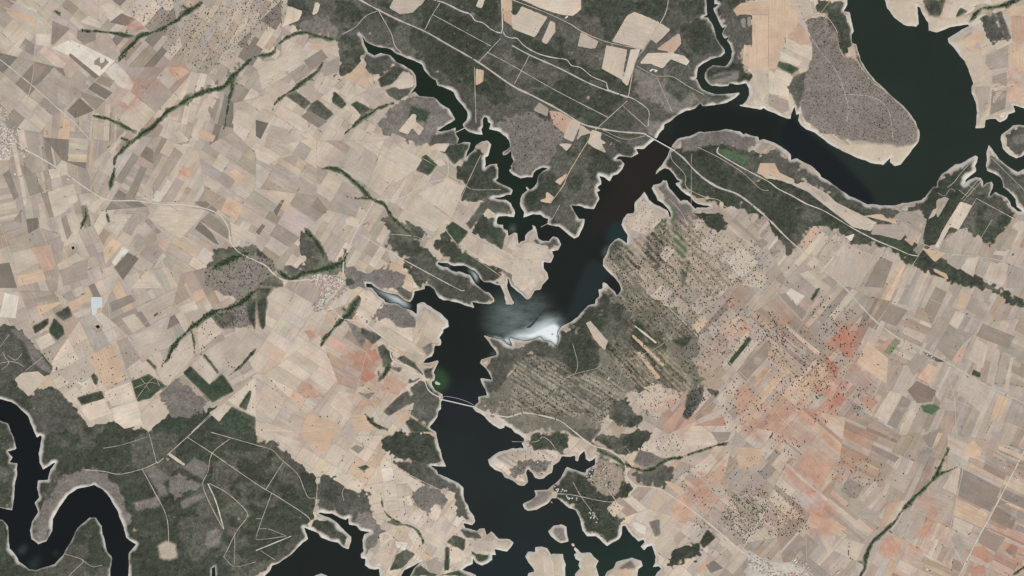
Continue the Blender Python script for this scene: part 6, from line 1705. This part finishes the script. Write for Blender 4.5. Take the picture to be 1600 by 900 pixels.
village([(935, 718), (952, 722), (962, 745), (945, 760), (930, 750), (922, 740), (940, 735), (925, 760), (915, 745)], 40, 45, (0, 1, 1, 2), 'the holiday plots on the wooded cape', 'holiday houses on the wooded cape')
village([(865, 757), (880, 762), (905, 778), (900, 785), (870, 768)], 14, 45, (0, 5, 1), 'the west side of the wooded cape', 'houses on the west side of the cape')
village([(918, 795), (930, 800), (935, 818), (925, 815)], 10, 55, (0, 1), 'the south end of the wooded cape', 'houses at the south end of the cape')
FARMS = ((555.5, 488, 3, 4, 'largest red-roofed building near the inlet road'), (557, 491, 1, 5, 'white block beside the red-roofed building near the inlet'), (554.5, 492.5, 1, 4, 'small red-roofed building below the inlet village'),
                       (1578, 731, 3, 4, 'long red-roofed barn beside the straight road at lower right'), (1568.5, 730, 2, 5, 'white shed beside the red-roofed barn at lower right'), (1586, 746, 3, 3, 'rose-roofed barn just below the crossroads at lower right'), (1589.5, 748.5, 2, 5, 'small white shed beside the rose-roofed barn'),
                       (1514, 834.5, 3, 4, 'red-roofed farmhouse alone above the straight road'), (1511, 832, 2, 0, 'pale outbuilding beside the lone red-roofed farmhouse'), (1448, 889, 1, 5, 'white farm shed near the bottom right corner'), (1453, 893, 3, 3, 'rose-roofed farm shed near the bottom right corner'), (1450, 893, 2, 0, 'small pale shed between two farm sheds at the bottom'),
                       (1448, 554, 2, 5, 'white shed among trees by the railway'), (1455, 557, 1, 0, 'pale house among trees by the railway'), (1459, 560, 2, 1, 'grey shed among trees by the railway'), (1452, 563, 2, 0, 'small pale hut below the railway farm'),
                       (1017, 110, 3, 5, 'long white farm shed in the pale northern fields'), (1024, 111.5, 1, 5, 'white farm building beside the long northern shed'), (885, 27, 3, 5, 'white barn on the edge of the northern fields'), (600, 419, 2, 5, 'lone white hut on the slope above the inlet'),
                       (566, 497, 1, 0, 'pale house beside the road below the inlet village'), (575.5, 350, 3, 4, 'long narrow red-roofed shed by the valley road'), (570.5, 351.5, 3, 3, 'rose-roofed shed end by the valley road'), (107, 280, 3, 0, 'pale roadside barn right of the left-edge village'), (111, 279, 1, 1, 'grey shed beside the roadside barn'), (24, 272, 1, 5, 'white shed in the strip fields below the left-edge village'), (840, 722, 2, 5, 'tiny white hut on the round wooded islet shore'), (1309, 894, 3, 0, 'pale barn right of the bottom village'), (1258, 881, 3, 5, 'white building at the top of the bottom village'))
for i, (x, y, s, r, lb) in enumerate(FARMS): place(x, y, math.radians(rng.choice((40, -50, 35))), s, r, -1-i)
build_houses()

# ================================================================= trees
def crown_stuff(name, pts, rad, colr, sides=6, label=None, cat=None, flat=False):
    n = len(pts)
    if not n: return None
    r = nrg.random
    px, py = pts[:, 0], pts[:, 1]; x, y = wxy(px, py); z = np.maximum(sample(HT, px, py), sample(H, px, py)+np.where(sample(nonf, px, py) < .5, 2.4, 0))
    ang = r(n)*6.28; R = rad*S/2
    if flat:      # low shrub clump: a ragged five sided mound
        k = 5; th = ang[:, None]+np.arange(k)*2*np.pi/k; rr = R[:, None]*(.65+.7*r((n, k)))
        ring = np.stack([x[:, None]+rr*np.cos(th), y[:, None]+rr*np.sin(th), (z-.6)[:, None]+0*rr], -1)
        top = np.stack([x, y, z+R*(.5+.5*r(n))], -1)[:, None]
        V = np.concatenate([ring, top], 1); F0 = np.array([(i, (i+1) % k, k) for i in range(k)])
    else:
        k = sides; th = ang[:, None]+np.arange(k)*2*np.pi/k; r1 = R[:, None]*(.8+.4*r((n, k))); r2 = R[:, None]*(.5+.35*r((n, k)))
        hgt = R*(1.0+.4*r(n)); zb = z+R*.25
        low = np.stack([x[:, None]+r1*np.cos(th), y[:, None]+r1*np.sin(th), zb[:, None]+.35*R[:, None]*r((n, k))], -1)
        up = np.stack([x[:, None]+r2*np.cos(th+.5), y[:, None]+r2*np.sin(th+.5), (zb+hgt*.8)[:, None]+.3*R[:, None]*r((n, k))], -1)
        top = np.stack([x, y, zb+hgt*1.15], -1)[:, None]; foot = np.stack([x, y, z-.5], -1)[:, None]
        V = np.concatenate([low, up, top, foot], 1); F0 = []
        for i in range(k):
            j = (i+1) % k; F0 += [(i, j, k+j), (i, k+j, k+i), (k+i, k+j, 2*k), (j, i, 2*k+1)]
        F0 = np.array(F0)
    nv = V.shape[1]; F = (F0[None]+(np.arange(n)*nv)[:, None, None]).reshape(-1, 3)
    me = bulk_mesh(name, V.reshape(-1, 3), F, M_LEAF)
    c = np.array(colr)[None]*(.7+.6*r((n, 1)))*(1+.12*(r((n, 3))-.5)); set_col(me, np.repeat(c, nv, 0))
    o = link(name, me); tag(o, label, cat, kind='stuff'); return o
def scatter(Q, spacing, jitter=.9):
    xs, ys = [q[0] for q in Q], [q[1] for q in Q]; m = blank(); fill(np.array(Q), m)
    n = int((max(xs)-min(xs))*(max(ys)-min(ys))/spacing**2*1.0)
    p = np.stack([nrg.uniform(min(xs), max(xs), n), nrg.uniform(min(ys), max(ys), n)], 1)
    return p[sample(m.astype(float), p[:, 0], p[:, 1]) > .5]
OAK = alb(64, 68, 56)
def build_trees():
    AREA = {'penin': 'the wide peninsula at upper right', 'north': 'the pale pasture at upper left', 'arm': 'the grey headland between the two upper arms', 'east': 'the pasture east of the main arm',
            'slope': 'the striped slope above the lower bridge', 'red': 'the reddish fields at lower right', 'grove': 'the dense grove at lower right', 'south': 'the south-eastern shore', 'cape': 'the wooded cape',
            'west': 'the western fields', 'bridge': 'the strips beside the railway', 'reservoir': 'the headland at the lower bridge'}
    allp = {}; dens = .55+.9*np.clip(fbm(30, 4, 91)+.35, 0, 1)
    for ln in DOTS.strip().splitlines():
        sp, sz, ar = float(ln.split()[0]), float(ln.split()[1]), ln.split()[2]
        p = scatter(seg(ln), sp*(.82 if ar == 'slope' else 1))
        if ar == 'slope':      # rows of oaks between the grazed strips
            an = math.radians(46 if p[:, 0].mean() > 925 else 33); s = -p[:, 0]*math.sin(an)+p[:, 1]*math.cos(an)+3*sample(WX, p[:, 0], p[:, 1])
            p = p[nrg.random(len(p)) < np.clip(.5+.75*np.sin(s*2*np.pi/7.5), .06, 1)]
        p = p[nrg.random(len(p)) < sample(dens, p[:, 0], p[:, 1])]
        p = p[sample(SDF, p[:, 0], p[:, 1]) > 4]
        allp.setdefault(ar, []).append(np.concatenate([p, sz*(.95+1.3*nrg.random((len(p), 1))**2.0)], 1))
    # the 300 largest oaks are individuals, the rest is the mass of the pasture wood
    flat = [(ar, *t) for ar, L in allp.items() for t in np.concatenate(L)]
    flat.sort(key=lambda t: -t[3]); big = [t for t in flat if 4 < t[1] < 1596 and 4 < t[2] < 896][:300]; bigset = {id(t) for t in big}
    BOX = {}
    for ar, px, py, d in big:
        b = BOX.setdefault(ar, [px, py, px, py]); b[0], b[1], b[2], b[3] = min(b[0], px), min(b[1], py), max(b[2], px), max(b[3], py)
    rest = {}
    for t in flat:
        if id(t) not in bigset: rest.setdefault(t[0], []).append(t[1:])
    protos = []
    for k in range(5):
        r = np.random.default_rng(70+k); bm = bmesh.new()
        for q in range(7):          # clumps of foliage round the crown's centre
            th, rr = q*1.05+r.random(), (.0 if q == 0 else .42+.14*r.random())
            s = .62 if q == 0 else .40+.12*r.random()
            vs_ = bmesh.ops.create_icosphere(bm, subdivisions=1, radius=s)['verts']
            off = Vector((rr*math.cos(th), rr*math.sin(th), .62+.25*r.random()*(1 if q else 1.4)))
            for v in vs_: v.co = v.co*(1+.32*(r.random()-.5))+off
        me = bpy.data.meshes.new('crown'); bm.to_mesh(me); bm.free(); me.materials.append(M_LEAF); set_col(me, np.array(OAK)*(.8+.12*k)); protos.append(me)
    bm = bmesh.new(); bmesh.ops.create_cone(bm, cap_ends=True, segments=7, radius1=.1, radius2=.055, depth=.75)
    for v in bm.verts: v.co.z += .3
    for th in (.4, 2.5, 4.6):
        q = bmesh.ops.create_cone(bm, cap_ends=True, segments=5, radius1=.045, radius2=.02, depth=.5)['verts']
        for v in q: z = v.co.z+.25; v.co = (v.co.x+math.cos(th)*z*.7, v.co.y+math.sin(th)*z*.7, .45+z*.7)
    trunk = bpy.data.meshes.new('trunk'); bm.to_mesh(trunk); bm.free(); trunk.materials.append(M_BARK)
    for ar, px, py, d in big:
        e = bpy.data.objects.new('holm_oak', None); COL.objects.link(e); x, y = wxy(px, py)
        e.location = (x, y, max(float(sample(HT, px, py)), float(sample(H, px, py))+2.4)); R = d*S/2; e.scale = (R, R, R); e.rotation_euler = (0, 0, rng.random()*6)
        link('trunk', trunk, e); link('crown', rng.choice(protos), e)
        q = BOX[ar]; u, v = (px-q[0])/(q[2]-q[0]+1e-6), (py-q[1])/(q[3]-q[1]+1e-6)
        side = ('upper', 'middle', 'lower')[min(2, int(v*3))]+' '+('left', 'centre', 'right')[min(2, int(u*3))]
        tag(e, 'large dark round oak in the '+side+' of '+AREA[ar], 'tree', 'large oaks on '+AREA[ar])
    for ar, L in rest.items():
        p = np.array(L); crown_stuff('pasture_oaks', p[:, :2], p[:, 2], OAK, 6, 'dark oaks dotted over '+AREA[ar], 'trees')
    # stream-side thickets, one per stream
    for w, L in THK:
        n = int(len(L)*3.0*w*.42)+2; i = nrg.integers(0, len(L)-1, n); t = nrg.random((n, 1)); p = L[i]*(1-t)+L[i+1]*t; p = p+nrg.normal(0, w*.20, (n, 2))*sample(EDGE, p[:, 0], p[:, 1])[:, None]; p = p[nrg.random(n) < sample(EDGE, p[:, 0], p[:, 1])*np.clip(np.minimum(np.hypot(*(p-L[0]).T), np.hypot(*(p-L[-1]).T))/14, .1, 1)]
        p = p[sample(SDF, p[:, 0], p[:, 1]) > 1.5]
        g = nrg.random()
        crown_stuff('stream_thicket', p, 1.0+1.1*nrg.random(len(p)), alb(58+14*g, 72+16*g, 54+10*g), 6, 'green thicket of trees lining a stream', 'trees')
    bp = np.array(BUSH); bp = bp[(sample(SDF, bp[:, 0], bp[:, 1]) > 5) & (sample(nonf, bp[:, 0], bp[:, 1]) < .5)]
    crown_stuff('hedge_bushes', bp, .55+.7*nrg.random(len(bp)), alb(76, 80, 64), 6, 'small dark bushes scattered along the field edges', 'bushes')
    # scrub clumps
    n = 215000; p = np.stack([nrg.uniform(-40, 1640, n), nrg.uniform(-30, 930, n)], 1)
    k = sample(clump, p[:, 0], p[:, 1])*(.35+.65*np.clip(sample(fbm(24, 4, 95), p[:, 0], p[:, 1])*1.4+.5, 0, 1))
    p = p[(nrg.random(n) < k*.75) & (sample(SDF, p[:, 0], p[:, 1]) > 3)]
    crown_stuff('scrub', p, .7+.9*nrg.random(len(p))**2, alb(74, 79, 66), 5, 'dark low scrub covering the hills and headlands', 'scrub', flat=True)
    print('oaks', len(flat), 'scrub', len(p))
build_trees()
